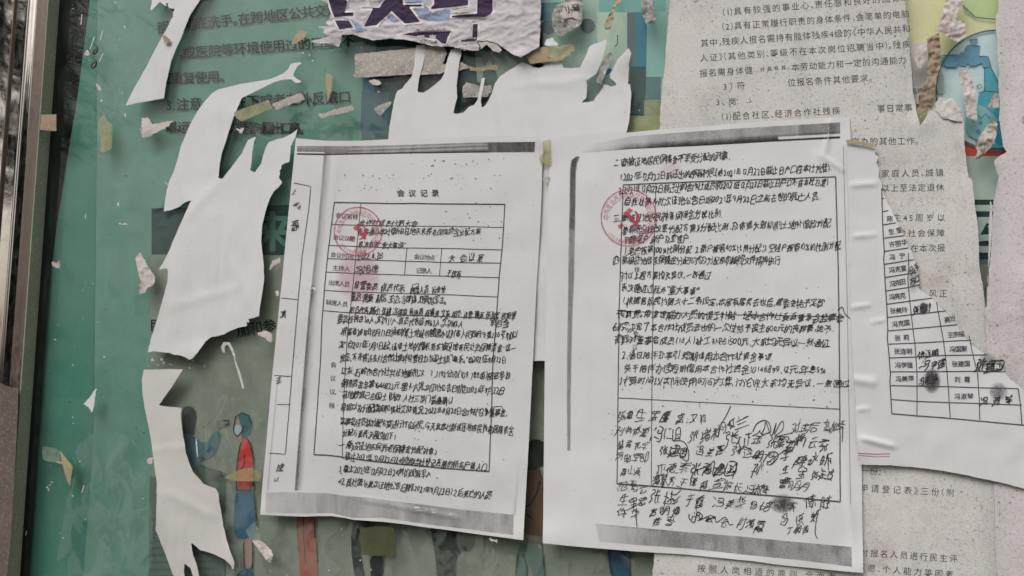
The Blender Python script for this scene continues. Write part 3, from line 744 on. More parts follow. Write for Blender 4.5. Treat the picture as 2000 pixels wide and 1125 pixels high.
# milky plastic film lying over the poster
LFm = Layer(-.0056, .5, 60)
mf = mat_film('milky plastic film', rgb(158, 166, 158, 1.1), .11, (.98, .99, .98, 1), 8, (1, 1, .45), .35, .8, .3, .015, .25, (0, .5, 0))
b = B(); b.area(LFm, P('190,-120 188,300 186,620 181,880 168,1060 150,1260 1400,1260 1410,1080 700,700 700,300 708,130 712,60 700,-120'), mf, 26)
film = b.build('plastic_film'); tag(film, 'milky clear plastic film hanging over the printed poster text at the left', 'plastic film')

# ============================================================ TORN WHITE SHEETS STUCK ON THE GLASS
FR = (m_white, m_dull, m_old, m_old2, m_scrap, m_pinkscrap, m_fur, m_lilac, m_list)
def sheet(name, label, cat, pts, lay, mat, step=9, amp=.8, group=None, skirt=.0003, refn=7, prints=(), sm=0, seed=3, fray=2.6):
    pl = P(pts) if isinstance(pts, str) else pts
    if sm: pl = smoothpoly(pl, sm)
    fr = fray if mat in FR else 0.0
    b = B(); b.area(lay, refine(pl, min(refn, 5) if fr else refn, amp, True, seed), mat, step, prints=prints, skirt=0.0 if fr else skirt, fray=fr)
    return tag(b.build(name), label, cat, group)
def curl(*lf, d=.0012, amp=.7, seed=1): return Layer(d, amp, 110, .3, 34, lf, (), seed)
TG = 'torn leftovers of white paper on the glass'
sheet('torn_paper', 'long white torn strip slanting down from the top edge at the left', 'torn paper',
 '270,-80 300,-20 296,0 292,22 297,20 312,5 322,12 328,14 325,8 330,17 340,18 336,26 337,31 333,38 325,55 312,78 300,100 285,130 262,170 243,208 280,200 321,193 325,165 335,120 345,95 352,80 362,55 372,30 392,0 420,-60 430,-80', curl((250, 200, 20, 20, 1.5)), m_white, amp=.35, group=TG)
sheet('torn_paper', 'biggest white torn leftover with a long thin hook reaching up right and jagged prongs', 'torn paper',
 '594,120 582,130 575,142 574,148 582,154 590,158 588,161 585,163 577,163 569,156 556,156 534,162 518,170 492,183 473,192 466,208 457,230 449,254 441,280 434,300 430,322 428,346 434,348 448,330 471,300 478,284 484,272 493,268 503,264 497,277 494,296 492,318 490,332 497,335 501,330 509,319 513,303 518,288 524,277 540,271 553,268 566,262 583,250 577,270 569,285 568,300 567,305 566,317 556,320 550,324 551,329 547,333 548,340 546,346 552,357 545,366 536,374 528,388 522,405 513,439 511,472 513,490 516,515 517,545 512,580 508,602 507,618 496,622 486,624 489,630 482,631 484,637 465,641 448,648 438,654 426,657 412,660 402,668 393,680 386,690 376,701 370,704 362,699 352,695 340,694 330,690 318,689 300,687 287,690 292,668 299,645 309,613 318,580 326,550 327,530 321,525 307,529 318,512 330,488 338,468 348,445 360,418 371,393 362,396 350,405 335,411 319,414 321,395 325,370 330,352 338,335 346,310 352,285 358,272 366,252 376,232 388,212 400,196 414,181 425,174 445,169 470,163 500,158 525,154 541,148 553,142 562,134 567,124 580,121', Layer(.0012, .7, 110, .3, 34, ((340, 560, 40, 90, 1.6), (400, 690, 40, 20, 1.5)), ((440, 480, 500, 620, 9, .9), (360, 430, 430, 350, 7, .7), (330, 600, 470, 560, 6, .6), (450, 230, 500, 180, 5, .5)), 5), m_white, amp=.3, group=TG, refn=6)
sheet('torn_paper', 'white torn strip below the biggest leftover ending in claw shaped fingers at the bottom', 'torn paper',
 '280,721 296,721 320,720 359,720 350,735 340,751 328,768 318,782 312,791 324,793 340,794 355,796 354,812 356,830 358,850 362,868 364,884 371,905 378,922 388,932 398,944 410,949 422,953 428,965 430,985 434,1005 438,1030 444,1055 450,1075 456,1090 459,1098 457,1114 453,1112 449,1103 440,1096 432,1091 422,1085 405,1079 390,1075 382,1068 375,1062 376,1075 380,1088 385,1102 388,1115 392,1140 382,1140 376,1125 371,1110 362,1103 360,1115 364,1140 350,1140 336,1122 325,1090 312,1058 303,1035 304,1005 305,975 305,940 301,915 298,890 294,860 288,828 281,795 277,765 276,742', Layer(.0012, .7, 110, .3, 34, ((300, 1000, 20, 60, 1.8), (455, 1090, 20, 40, 2.5), (345, 740, 20, 30, 1.2)), ((290, 880, 370, 872, 5, .7), (320, 960, 420, 1010, 8, .8), (350, 1060, 340, 980, 6, .6)), 9), m_dull, amp=.35, group=TG)
sheet('torn_paper', 'small white pointed sliver in the teal strip beside the stile', 'torn paper', '191,752 187,775 184,795 180,811 175,800 172,796 167,793 161,790 172,778 182,764', curl(), m_white, 5, .3, TG)
sheet('torn_paper', 'thin white sliver between the white strip and the faded man', 'torn paper', '386,838 385,860 387,880 389,902 387,903 383,885 381,862 383,848', curl(), m_white, 4, .2, TG)
sheet('torn_paper', 'wide white torn sheet with finger shaped prongs above the two meeting pages', 'torn paper',
 '757,275 760,245 763,228 768,200 772,184 775,177 785,172 792,162 803,150 808,128 810,100 812,88 832,86 831,108 826,132 820,152 818,165 817,178 826,180 835,175 848,165 860,155 866,145 869,130 874,112 880,96 890,93 902,95 902,108 898,122 896,140 893,165 894,190 890,205 887,220 893,221 905,219 915,208 925,204 932,194 936,172 940,152 948,148 947,160 943,180 940,198 942,208 947,205 953,196 960,182 966,162 974,150 988,140 1005,130 1020,119 1030,124 1042,130 1052,132 1062,128 1064,120 1072,118 1096,118 1100,130 1113,132 1132,131 1137,120 1145,105 1150,90 1160,85 1172,80 1186,74 1186,85 1179,110 1172,130 1165,145 1155,152 1147,158 1148,168 1147,180 1146,192 1138,199 1150,198 1159,196 1166,185 1172,178 1180,163 1187,165 1193,168 1202,165 1200,160 1190,153 1190,145 1198,130 1206,115 1216,105 1228,92 1234,104 1230,120 1229,140 1228,158 1227,163 1231,164 1234,182 1232,210 1230,235 1225,258 1226,320 1126,704 1042,706 1020,706 760,700',
 Layer(.0011, .6, 120, .25, 30, [(1160, 110, 30, 40, 2), (890, 120, 15, 40, 1.6), (1220, 110, 16, 30, 2.5)], [(1000, 168, 1160, 152, 5, .8), (1036, 170, 1045, 250, 4, .5), (1010, 175, 1200, 162, 2, .5)], 4), m_white, 8, .4, TG)

# crumpled purple poster leftover
def prect(*a): return P(' '.join(a))
PW = m_border
purp = ['640,-60 690,-60 678,0 680,2 675,23 692,22 692,32 652,36 645,18 640,0', '651,38 682,38 693,55 662,60',
        '716,0 722,13 740,13 750,0 752,-60 787,-60 789,8 825,7 826,14 802,15 824,44 790,48 765,24 736,51 708,54 726,18 706,18 704,13 720,13 712,0',
        '846,-40 915,-40 916,12 840,20 840,14 846,8', '932,-60 964,-60 964,22 958,30 948,35 880,36 881,29 930,25', '776,68 800,62 884,60 876,74 872,88 862,86 852,78 840,76', '922,45 935,45 934,76 930,82 898,83 899,77 921,73']
outl = []
for q in purp:
    pp = P(q)
    for i in range(len(pp)):
        a, c = pp[i], pp[(i + 1) % len(pp)]; L = math.hypot(c[0] - a[0], c[1] - a[1]); nx, ny = -(c[1] - a[1]) / L * 1.9, (c[0] - a[0]) / L * 1.9
        ex, ey = (c[0] - a[0]) / L * 1.3, (c[1] - a[1]) / L * 1.3
        outl.append([(a[0] - ex + nx, a[1] - ey + ny), (c[0] + ex + nx, c[1] + ey + ny), (c[0] + ex - nx, c[1] + ey - ny), (a[0] - ex - nx, a[1] - ey - ny)])
wash = [P('735,-30 800,-30 830,10 845,25 860,20 880,12 878,40 850,42 800,30 770,45 745,30'), P('668,30 700,45 720,60 690,62 668,50'), P('820,12 842,22 838,38 812,30')]
LPU = Layer(.0045, 1.2, 150, 0, 35, [(640, 60, 25, 30, 2), (1000, 110, 40, 12, 2)], (), 21, .95)
pu = sheet('purple_poster', 'crumpled lilac poster leftover with big purple white-edged characters at the top', 'torn poster',
 '600,-70 625,0 640,8 652,18 646,26 642,36 635,46 641,50 628,51 617,52 632,58 630,64 642,70 622,76 602,80 620,86 640,86 655,90 664,92 667,80 668,69 690,68 710,75 730,80 760,76 790,78 815,83 840,90 860,92 880,92 900,96 920,99 935,100 938,92 932,82 950,80 972,86 985,96 1000,106 1018,114 1026,108 1054,92 1056,60 1057,0 1060,-70', LPU, m_lilac, 3.2, 1.0,
 skirt=.0006, refn=4, prints=[(q, m_bluewash) for q in wash] + [(P(q), m_purple) for q in purp] + [(q, PW) for q in outl])
b = B(); text(b, LPU, '沉毒', (822, 76), (845, 75), 15, m_border, off=.0007, weight=0.0, bold=.03); b.build('small_lettering', pu, False)
sheet('paper_pulp', 'grey pulpy roll of torn paper under the edge of the lilac poster', 'paper scrap', '880,92 905,96 925,100 938,94 930,78 915,74 930,72 950,80 972,84 982,98 975,104 962,100 950,88 938,98 925,101 900,99', Layer(.0052, .8, 30, .8, 9), m_pinkscrap, 4, 1)

# ============================================================ WEATHERED NOTICES AT THE RIGHT
LN = Layer(.0018, .7, 160, .3, 50, [(1800, 240, 30, 20, 1.5), (1290, 200, 14, 200, .8)], [(1640, 200, 1790, 186, 3, .4), (1735, 0, 1745, 300, 2, .25)], 31)
n1 = sheet('notice_sheet', 'weathered speckled recruitment notice with faded printed lines behind the right page', 'old notice',
 '1310,-80 1308,0 1303,60 1297,130 1290,200 1287,250 1287,700 1277,1080 1273,1125 1270,1200 1960,1200 1960,640 1945,604 1925,600 1921,560 1914,520 1912,450 1904,400 1900,350 1892,345 1889,320 1884,280 1884,240 1881,225 1877,212 1872,202 1864,190 1856,196 1845,186 1838,200 1828,206 1818,200 1808,228 1797,243 1791,215 1784,180 1780,120 1776,70 1768,0 1764,-80', LN, m_old, 10, 1.1)
def nt(s, p0, p1, size=16.5, mt=None, par=None, lay=None, **kw): return line_of(par or n1, lay or LN, s, p0, p1, size, mt or m_faded, weight=-.002, tone=.74, **kw)
nt('（1）具有较强的事业心、责任感和良好的品德及', (1414, 24), (1768, -6))
nt('（2）具有正常履行职责的身体条件，会简单的电脑', (1413, 52), (1768, 27))
nt('其中，残疾人报名需持有肢体残疾4级的《中华人民共和', (1376, 84), (1770, 56))
nt('人证》（其他类别、等级不在本次岗位招聘当中）。残疾', (1375, 113), (1770, 86))
nt('报名需身体健', (1374, 143), (1462, 137)); nt('本劳动能力和一定的沟通能力', (1553, 131), (1762, 117)); nt('、、并具有其、', (1474, 137), (1540, 131), 10)
nt('3）符', (1416, 169), (1447, 167)); nt('位报名条件其他要求。', (1546, 161), (1700, 152))
nt('3、岗', (1402, 199), (1430, 198)); nt('人', (1466, 198), (1466, 198), 8); nt('（1）配合社区、经济合作社残疾', (1412, 228), (1633, 216))
nt('事日常事', (1721, 212), (1774, 210)); nt('。', (1671, 250), (1671, 250)); nt('交办的其他工作。', (1671, 276), (1791, 275))
nt('家庭人员、城镇', (1729, 339), (1835, 337)); nt('以上至法定退休', (1729, 367), (1836, 366)); nt('生45周岁以', (1752, 425), (1838, 425)); nt('会社会保障', (1762, 455), (1837, 455)); nt('在本次报', (1786, 485), (1838, 484)); nt('风正', (1822, 573), (1842, 573))
nt('一份：', (1690, 919), (1718, 922)); nt('申请登记表》三份（附', (1688, 953), (1856, 962)); nt('对报名人员进行民主评', (1688, 1079), (1862, 1091)); nt('意愿、个人能力等因素', (1682, 1108), (1854, 1122)); nt('按照人岗相适的原则，全面考', (1370, 1110), (1625, 1126))
LN2 = Layer(.0027, .8, 140, .35, 45, [(1935, 450, 12, 120, 1.6), (1950, 120, 12, 90, 1.5)], [(1930, 606, 2010, 612, 3, .7)], 37)
n2 = sheet('notice_sheet', 'weathered pinkish blank sheet running down the right edge of the board', 'old notice',
 '1951,-80 1950,0 1949,20 1943,34 1944,55 1948,80 1947,110 1951,140 1949,170 1952,200 1950,235 1955,262 1958,285 1965,296 1950,305 1941,312 1944,330 1950,345 1945,365 1940,390 1938,430 1936,470 1932,520 1929,560 1926,598 1922,603 1927,700 1935,820 1940,940 1943,1040 1946,1200 2200,1200 2200,-80', LN2, m_old2, 10, 1.2)
sheet('torn_strip', 'thin upright torn edge strip beside the teal banner gap', 'torn strip', '1934,376 1938,400 1940,440 1936,480 1933,520 1930,570 1927,600 1924,598 1928,540 1930,480 1931,430', Layer(.0036, .3, 60), m_old2, 4, .6)
b = B(); b.strip(LN2, [(1998, 228), (2010, 228)], 1.2, m_line); b.strip(LN2, [(1998, 228), (1998, 242)], 1.2, m_line); b.build('printed_frame', n2, False)

# ============================================================ THE TWO MEETING RECORD PAGES
LA = Layer(.0024, 1.7, 230, .42, 62, [(1060, 272, 40, 22, 1.6), (508, 1005, 50, 30, 2.2), (700, 1020, 60, 25, 1.6), (1022, 1055, 50, 40, 3.0), (640, 850, 120, 60, .8)],
  [(700, 975, 780, 988, 4, .8), (770, 988, 900, 1012, 4, 1.1), (590, 555, 625, 568, 3, .4), (950, 860, 1000, 980, 9, .6), (860, 930, 900, 1000, 8, .5), (660, 300, 645, 420, 7, .5)], 41)
pa = sheet('meeting_page', 'left photocopied meeting record page with a title, ruled table and dense handwriting', 'paper page',
 '578,270 640,275 700,275 760,272 820,270 880,269 950,266 1010,264 1040,264 1050,268 1062,278 1059,330 1057,400 1053,480 1048,560 1044,640 1041,704 1037,780 1033,860 1029,930 1025,1000 1022,1055 985,1050 930,1043 880,1036 840,1031 790,1024 747,1019 715,1017 690,1015 670,1011 648,1008 620,1008 590,1009 560,1008 508,1005 513,940 518,890 524,820 530,750 537,680 544,610 551,545 558,470 566,390 572,330', LA, m_page, 5, .22)
def fade(poly_fn): return poly_fn
def lerp(a, b_, t): return a + (b_ - a) * max(0, min(1, t))
def ytop(x): return 285 - (x - 580) / 465 * 8
def ip(pts, n):
    """resample a polyline to n points"""
    L = [0]
    for i in range(len(pts) - 1): L.append(L[-1] + math.hypot(pts[i + 1][0] - pts[i][0], pts[i + 1][1] - pts[i][1]))
    out = []
    for k in range(n):
        s = L[-1] * k / (n - 1); i = 0
        while i < len(pts) - 2 and L[i + 1] < s: i += 1
        t = (s - L[i]) / (L[i + 1] - L[i]); out.append((pts[i][0] + (pts[i + 1][0] - pts[i][0]) * t, pts[i][1] + (pts[i + 1][1] - pts[i][1]) * t))
    return out
def tband(par, lay, p, q, n, nc, fn, mt=None, name='toner_band'):
    b = B(); band(b, lay, ip(P(p), n), ip(P(q), n), nc, mt or m_toner, fn); return b.build(name, par, False)
def nz(x, y, s=25, sy=None, k=2): return noise.noise(Vector((x / s, y / (sy or s), k)))
def tA(x, y, u):
    if x < 632 and u > .66: return .0 if u < .82 else .85
    if x > 952: return .62 + .06 * nz(x, y, 9, 60)
    base = .44 + .12 * u + (.5 if u > .86 else 0)
    if 680 < x < 952 and .15 < u < .85: base -= .20 * (.5 + .5 * math.sin(u * 16 + x * .012)) - .05
    return base
tband(pa, LA, '580,285 700,285 790,283 930,278 1045,277', '580,302 632,303 780,300 930,298 1044,297', 110, 14, tA)
def tV(x, y, u): return (1 - u) ** 1.1 * (.52 if y < 560 else .66) * (1.0 if u > .02 else .6) + .04 * nz(x, y, 8, 20)
tband(pa, LA, '632,303 620,450 603,600 590,760 575,958', '652,303 640,450 623,600 610,760 594,958', 90, 9, tV, name='binding_shadow')
tband(pa, LA, '519,962 560,961 600,962 645,964 679,969 713,971 764,978 830,986 900,995 1003,1005', '518,1001 560,1002 600,1003 648,1002 689,1012 747,1011 800,1019 850,1026 900,1032 1003,1045', 120, 10,
      lambda x, y, u: .40 + .10 * nz(x, y, 25, 60) - (.10 if x < 620 else 0) + .04 * nz(x, y, 5, 30))
tband(pa, LA, '1016,880 1012,940 1007,1006', '1010,882 1006,940 998,1005', 20, 3, lambda x, y, u: .38 * (1 - u) * (y - 870) / 130, name='edge_mark')
tband(pa, LA, '541,745 531,850 521,960', '546,745 536,850 527,960', 30, 3, lambda x, y, u: .36 * (1 - u), name='edge_mark')
b = B()
for pts, w in (('653,395 700,396 760,397.5 800,397 850,398 986,399', 1.9), ('986,399 981,480 975,540 968,640 963,700 959,820 955,921', 1.7), ('613,888 640,889 665,892 720,900 780,906 870,915 955,921', 2.2), ('653,395 647,440 641,490 634,560 629,620 626,700 620,790 613,888', 1.6),
               ('705,397 697,480 688,570 681,625 675,700 671,790 668,885', 1.1), ('648,438 700,440 780,441 880,442 984,444', 1.1), ('641,479 695,481 780,484 860,485 980,488', 1.3), ('639,505 700,507 793,510 860,512 978,514', 1.3),
               ('637,531 690,534 793,537 860,539 976,542', 1.3), ('634,567 690,570 780,573 860,575 973,580', 1.3), ('631,607 690,611 780,615 870,618 969,622', 1.3), ('795,484 790,537', 1.1), ('863,485 858,539', 1.1),
               ('574,357 607,364 604,400 590,500 581,600 570,730 563,820 557,887 525,885', 1.3), ('549,582 581,585', 1.2), ('535,733 569,735', 1.2), ('541,790 567,790', 1.2)):
    b.strip(LA, P(pts), w * 1.15, m_line, .00022, .5)
b.build('ruled_table', pa, False)
def pt(s, p0, p1, size, par=pa, lay=LA, mt=None, w=0.0, **kw): return line_of(par, lay, s, p0, p1, size, mt or m_print, 'printed_line', off=.00024, weight=w, **kw)
pt('会', (783, 377), (783, 377), 15, bold=.02); pt('议', (805, 377), (805, 377), 15, bold=.02); pt('记', (828, 377), (828, 377), 15, bold=.02); pt('录', (850, 377), (850, 377), 15, bold=.02)
pt('会议名称', (661, 420), (694, 424), 11.5); pt('会议议题', (656, 463), (688, 466), 11.5); pt('会议时间', (651, 497), (685, 501), 11.5); pt('主持人', (655, 523), (678, 525), 12)
pt('出席人员', (647, 552), (678, 555), 11.5); pt('缺席人员', (642, 590), (674, 594), 11.5); pt('会议地点', (814, 501), (844, 503), 11.5); pt('记录人', (818, 528), (838, 529), 12)
for i, ch in enumerate('会议议程'): pt(ch, (651 - i * 1.0, 712 + i * 26.6), (651 - i * 1.0, 712 + i * 26.6), 12)
def hw(par, lay, s, p0, p1, size=19, wild=.78, name='handwritten_line', wpen=.082):
    b = B(); handwrite(b, lay, s, p0, p1, size, m_black, wild=wild, wpen=wpen); return b.build(name, par, False)
for s, x0, y0, x1, y1 in (
 ('合作社成员代表大会', 708, 435, 810, 437), ('表决通过本社《新设征地农民养老保障资金分配方案', 704, 452, 934, 453), ('，表决有关“重大事项”', 697, 476, 790, 479),
 ('2022.6.28', 701, 500, 745, 497), ('大·会议室', 883, 504, 938, 503), ('冯旭德', 701, 526, 732, 526), ('王任有', 877, 533, 896, 536),
 ('经营委员、成员代表', 697, 557, 785, 564), ('到席人员 行业经', 805, 566, 866, 566), ('董员：黑集 郝洁、王边，冯继锋、刘勇路军志。', 690, 580, 870, 587),
 ('职员代表：陈小、张建、冯强国、何梅莉、南继多、文英、相华、连赞、珊英、张海军、欧阳翠', 688, 605, 1003, 618),
 ('委员应到会36人，实到31人，成员代表应到63人，实到42人', 665, 622, 900, 632), ('项目金', 963, 631, 988, 633),
 ('根据省2010年8月17日颁布的《土地征收管理办法》（省人民政府令第226号）加以', 672, 647, 1006, 654), ('定“自2011年1月1日起，征收土地的增长落实被征地农民社会保障资金“这一', 668, 673, 1003, 680),
 ('规定，不得将该支付合作社集体经营权力当国土部门联系。”自2021年9月22日', 669, 698, 984, 702), ('以来，石岭雨合作社共征地新批次．7.3192公顷（109.788亩）按这条款', 672, 725, 992, 734),
 ('保障资金总额1646822元，第十六批次征地公告日期为2021年9月22日', 672, 748, 980, 763), ('征地数据已由国土、财政、人社三部门盖章确认', 674, 769, 880, 783), ('根据以及分配精神和我社实际情况，2022年6月28日合作社召集董事会，', 671, 795, 990, 806),
 ('监事会成员就分配方案进行讨论研究，今天就本社新设征地农民养老保障资金', 669, 822, 998, 840), ('分配方案表决通过如下：', 674, 845, 770, 852), ('一：新设征地农民养老保障金分配对象：', 668, 868, 850, 881),
 ('1.截止2021年12月22日24时颁给社登记在册的所有户籍人口', 668, 889, 946, 912), ('3.截止2021年12月22日24时的现服军人', 664, 914, 838, 926), ('42.我社第16批次征地公告日期（2021年9月22日）之后死亡的人员', 664, 939, 954, 968)):
    hw(pa, LA, s, (x0, y0), (x1, y1), 14.5 if y0 < 500 else 17.2)
for s, x, y, z in (('禾厶', 578, 400, 14), ('潇', 576, 440, 18), ('清', 553, 614, 15), ('主', 545, 742, 15), ('建', 547, 912, 18), ('以', 540, 935, 13), ('一', 575, 378, 8)): hw(pa, LA, s, (x, y), (x + (7 if len(s) > 1 else 0), y + (4 if len(s) > 1 else 0)), z, .9, 'margin_note')
b = B(); b.strip(LA, P('570,381 578,370'), 1.4, m_line); b.strip(LA, P('803,572 806,556 817,553 818,566'), 1.4, m_black, .0003); b.strip(LA, P('955,806 960,795 980,793 984,806'), 1.4, m_black, .0003); b.build('pen_stroke', pa, False)
def stamp(par, lay, cx, cy, r, ang0, label_ring, num):
    b = B(); T = .56
    c = [(cx + r * math.cos(t * math.pi / 40), cy + r * 1.02 * math.sin(t * math.pi / 40)) for t in range(81)]
    b.strip(lay, c, 2.6, m_red, .0004, .3, 50, T)
    n = len(label_ring)
    for i, ch in enumerate(label_ring):
        a = math.radians(ang0 + i * 288 / n) + math.pi / 2
        x, y = cx + (r - 10) * math.cos(a), cy + (r - 10) * math.sin(a)
        text(b, lay, ch, (x, y), (x, y), r * .27, m_red, .0004, weight=0.0, wide=.72, tone=T, spin=a + math.pi / 2)
    for i, ch in enumerate(num):
        a = math.radians(142 - i * 7.6); x, y = cx + (r - 6) * math.cos(a), cy + (r - 6) * math.sin(a)
        text(b, lay, ch, (x, y), (x, y), r * .19, m_red, .0004, weight=0.0, tone=T, spin=a - math.pi / 2)
    # hammer and sickle in the middle
    s = r / 48.; out = []; inn = []
    for k in range(17):
        a = math.radians(-62 + k * 200 / 16); out.append((cx + 4 * s + 15 * s * math.cos(a), cy + 1 * s + 15 * s * math.sin(a)))
        rr_ = 15 - 5.6 * math.sin(math.pi * min(1, (k + 1.5) / 15)); inn.append((cx + 4 * s + rr_ * s * math.cos(a) - .8 * s, cy + 1 * s + rr_ * s * math.sin(a)))
    b.area(lay, out + inn[::-1], m_red, 6, .0004, tone=lambda x, y: .66)
    b.area(lay, [(cx + x * s, cy + y * s) for x, y in ((-12, 9), (-8, 14), (-16, 19), (-20, 14))], m_red, 6, .00045, tone=lambda x, y: .66)
    b.area(lay, [(cx + x * s, cy + y * s) for x, y in ((-10, -8), (1, -17), (7, -13), (1, -7), (17, 13), (13, 17), (-3, -3), (-6, -2))], m_red, 6, .00045, tone=lambda x, y: .66)
    return b.build('round_stamp', par, False)
RING = '中共青岛西海岸新区隐珠街道石岭雨支部委员会'
stamp(pa, LA, 699, 452, 46.5, 92, RING, '3702845600')
def specks(par, lay, zones, mt, name='toner_specks', seed=1):
    r = random.Random(seed); b = B()
    for x0, y0, x1, y1, n, s in zones:
        for _ in range(n):
            x, y = r.uniform(x0, x1), r.uniform(y0, y1); q = s * r.choice((.4, .5, .6, .8, 1.3)); 
            b.add([lay.at(x + q * math.cos(a) * r.uniform(.6, 1.2), y + q * math.sin(a) * r.uniform(.6, 1.2), .00026) for a in (0, 1.25, 2.5, 3.8, 5)], [(0, 1, 2, 3, 4)], mt)
    o = b.build(name, par, False); o['kind'] = 'stuff'; return o
specks(pa, LA, [(660, 340, 850, 350, 26, 1.1), (660, 362, 780, 376, 16, 1), (800, 308, 1010, 326, 30, 1.1), (860, 338, 1000, 375, 36, 1.1), (860, 395, 980, 440, 20, 1.2), (880, 430, 1000, 470, 20, 1.2), (640, 600, 1010, 960, 150, 1.0), (930, 380, 1045, 640, 60, .8), (545, 560, 600, 740, 30, .9), (620, 740, 668, 860, 20, .9), (560, 300, 1040, 1000, 120, .7)], m_print)
m_rub = mat_toner('reddish ink smear', rgb(196, 120, 130, 1), 300, .9)
def toner(parent, lay, pts, fn, name='toner_band', mt=None, step=4, off=.0001):
    b = B(); b.area(lay, P(pts) if isinstance(pts, str) else pts, mt or m_toner, step, off, tone=fn); return b.build(name, parent, False)
def blob(par, lay, cx, cy, rx, ry, k, name='thumb_print', mt=None):
    q = [(cx + rx * math.cos(a * math.pi / 10), cy + ry * math.sin(a * math.pi / 10)) for a in range(20)]
    toner(par, lay, q, lambda x, y: k * max(0, 1 - (((x - cx) / rx) ** 2 + ((y - cy) / ry) ** 2) ** 2), name, mt or m_smudge, 3, .00018)
blob(pa, LA, 700, 540, 48, 60, .26, 'red_smear', m_rub)

LB = Layer(.0028, 1.6, 240, .42, 64, [(1060, 1060, 50, 40, 2.2), (1685, 1118, 60, 50, 2.8), (1075, 270, 40, 30, 1.2), (1400, 1100, 120, 25, 1.4)],
  [(1622, 232, 1612, 300, 5, 1.2), (1600, 300, 1650, 335, 5, 1.0), (1590, 292, 1600, 330, 4, .7), (1300, 1020, 1340, 1080, 12, .6), (1080, 560, 1090, 760, 14, .5), (1650, 900, 1668, 1080, 6, .5)], 51)
pb = sheet('meeting_page', 'right photocopied page with red stamp, ruled table and many signatures', 'paper page',
 '1075,268 1130,264 1180,258 1226,259 1300,252 1380,246 1460,239 1560,233 1630,229 1659,228 1661,260 1663,330 1667,400 1671,500 1676,600 1679,700 1681,800 1683,905 1684,1000 1686,1119 1640,1115 1580,1109 1520,1103 1470,1096 1400,1089 1340,1083 1290,1080 1240,1077 1180,1072 1120,1067 1060,1061 1061,1000 1062,900 1063,800 1064,700 1066,600 1068,500 1070,400 1073,330', LB, m_page2, 5, .22)
def tTop(x, y, u):
    l = max(0, min(1, (x - 1140) / 160.))
    if x > 1520 and .74 < u < .86: return .08
    return ((.40 if u < .5 else .40 + .8 * (u - .5)) + (.22 if u > .93 else 0)) * (.25 + .75 * l) + (.10 if x > 1560 else 0) + .05 * nz(x, y, 30)
tband(pb, LB, '1150,284 1230,266 1380,255 1500,247 1641,239', '1134,299 1230,291 1380,284 1500,277 1641,270', 120, 12, tTop)
tband(pb, LB, '1126,305 1116,312 1113,330 1112,400 1110,500 1109,600 1107,700 1107,800 1108,880', '1133,306 1128,316 1125,335 1124,400 1122,540 1119,600 1116,700 1115,800 1114,880', 90, 4,
      lambda x, y, u: ((.60 if y < 450 else .48) + .05 * nz(x, y, 12)) * (.75 if u in (0, 1) else 1), name='binding_shadow')
tband(pb, LB, '1163,1023 1240,1030 1340,1039 1450,1048 1560,1059 1663,1068', '1170,1058 1240,1064 1340,1071 1450,1083 1560,1094 1664,1107', 120, 10,
      lambda x, y, u: (.20 + .26 * max(0, min(1, (x - 1160) / 120.))) + .06 * nz(x, y, 30) + .05 * nz(x, y, 6, 40) + (.15 if u < .06 and x < 1300 else 0))
b = B()
for pts, w in (('1217,361 1280,358 1380,354 1500,350 1632,345', 1.9), ('1632,345 1634,420 1637,520 1639,650 1640,760 1641,980', 2), ('1205,945 1280,950 1360,957 1441,963 1540,971 1641,980', 2.4), ('1217,361 1213,480 1209,610 1207,777 1205,945', 1.6),
               ('1281,358 1277,500 1275,612 1273,780 1272,950', 1.2), ('1209,608 1300,610 1380,613 1500,616 1638,618', 1.2), ('1207,777 1300,782 1441,789 1540,794 1640,799', 1.3), ('1647,285 1655,600 1661,985', .6)):
    b.strip(LB, P(pts), w * 1.15, m_line, .00022, .4)
b.build('ruled_table', pb, False)
for s, x0, y0, x1, y1 in (
 ('二：新被征地居民保障金不享受分配的对象、', 1204, 317, 1424, 303), ('1.2021年12月22日前迁出的原有村民（依2021年12月22日截止日户口在本社为准）', 1212, 345, 1618, 328), ('2.2021年12月22日前迁出的合作社成员（依2021年12月22日截止日户口不在本社为准）', 1212, 370, 1616, 354),
 ('自我社第16批次征地公告日期2021年9月22日之前去世的死亡人员.', 1226, 394, 1600, 383), ('三：新被征地农民养老保障金分配比例.', 1204, 426, 1410, 417), ('参照《股权改革分配方案》分配比例，及依据大效机制土地补偿款分配', 1221, 449, 1616, 435), ('列顺老户、新户及空挂户.', 1225, 468, 1348, 465),
 ('1.老户按照100%比例分配 2.新户按照40%比例分配；3.空挂户按照10%的比例分配', 1222, 489, 1636, 480), ('四、新被征地居民保障金分配形式及分配原则按照文件精神执行', 1204, 508, 1518, 508), ('对以上程方案均无异议，一致通过', 1219, 537, 1382, 536), ('表决通过过我外“重大事项”', 1219, 562, 1362, 568),
 ('1.根据居规民约第六十二条规定，本居有居民去世后，居委会给予定款', 1217, 586, 1603, 592), ('丧葬费。用途理解办人员的误工补贴．经本合作社委派董事会监事会', 1213, 612, 1640, 621), ('研究决定了本合作社成员去世的一次性给予丧主600元的丧葬费，给予', 1206, 638, 1616, 642),
 ('丧葬对董事会成员（14人）补工补贴1500元、大家均无异议一致通过', 1206, 663, 1612, 669), ('2.通过陪伴办事引、短期借用本合作社资金事项.', 1219, 692, 1510, 697), ('关于陪伴办理短期借用本合作社资金10146899.12元，年息5%', 1226, 718, 1608, 722), ('计算时间以实际使用时间为准，讨论收大家均无异议，一致通过', 1219, 742, 1652, 750)):
    hw(pb, LB, s, (x0, y0), (x1, y1), 17.8)
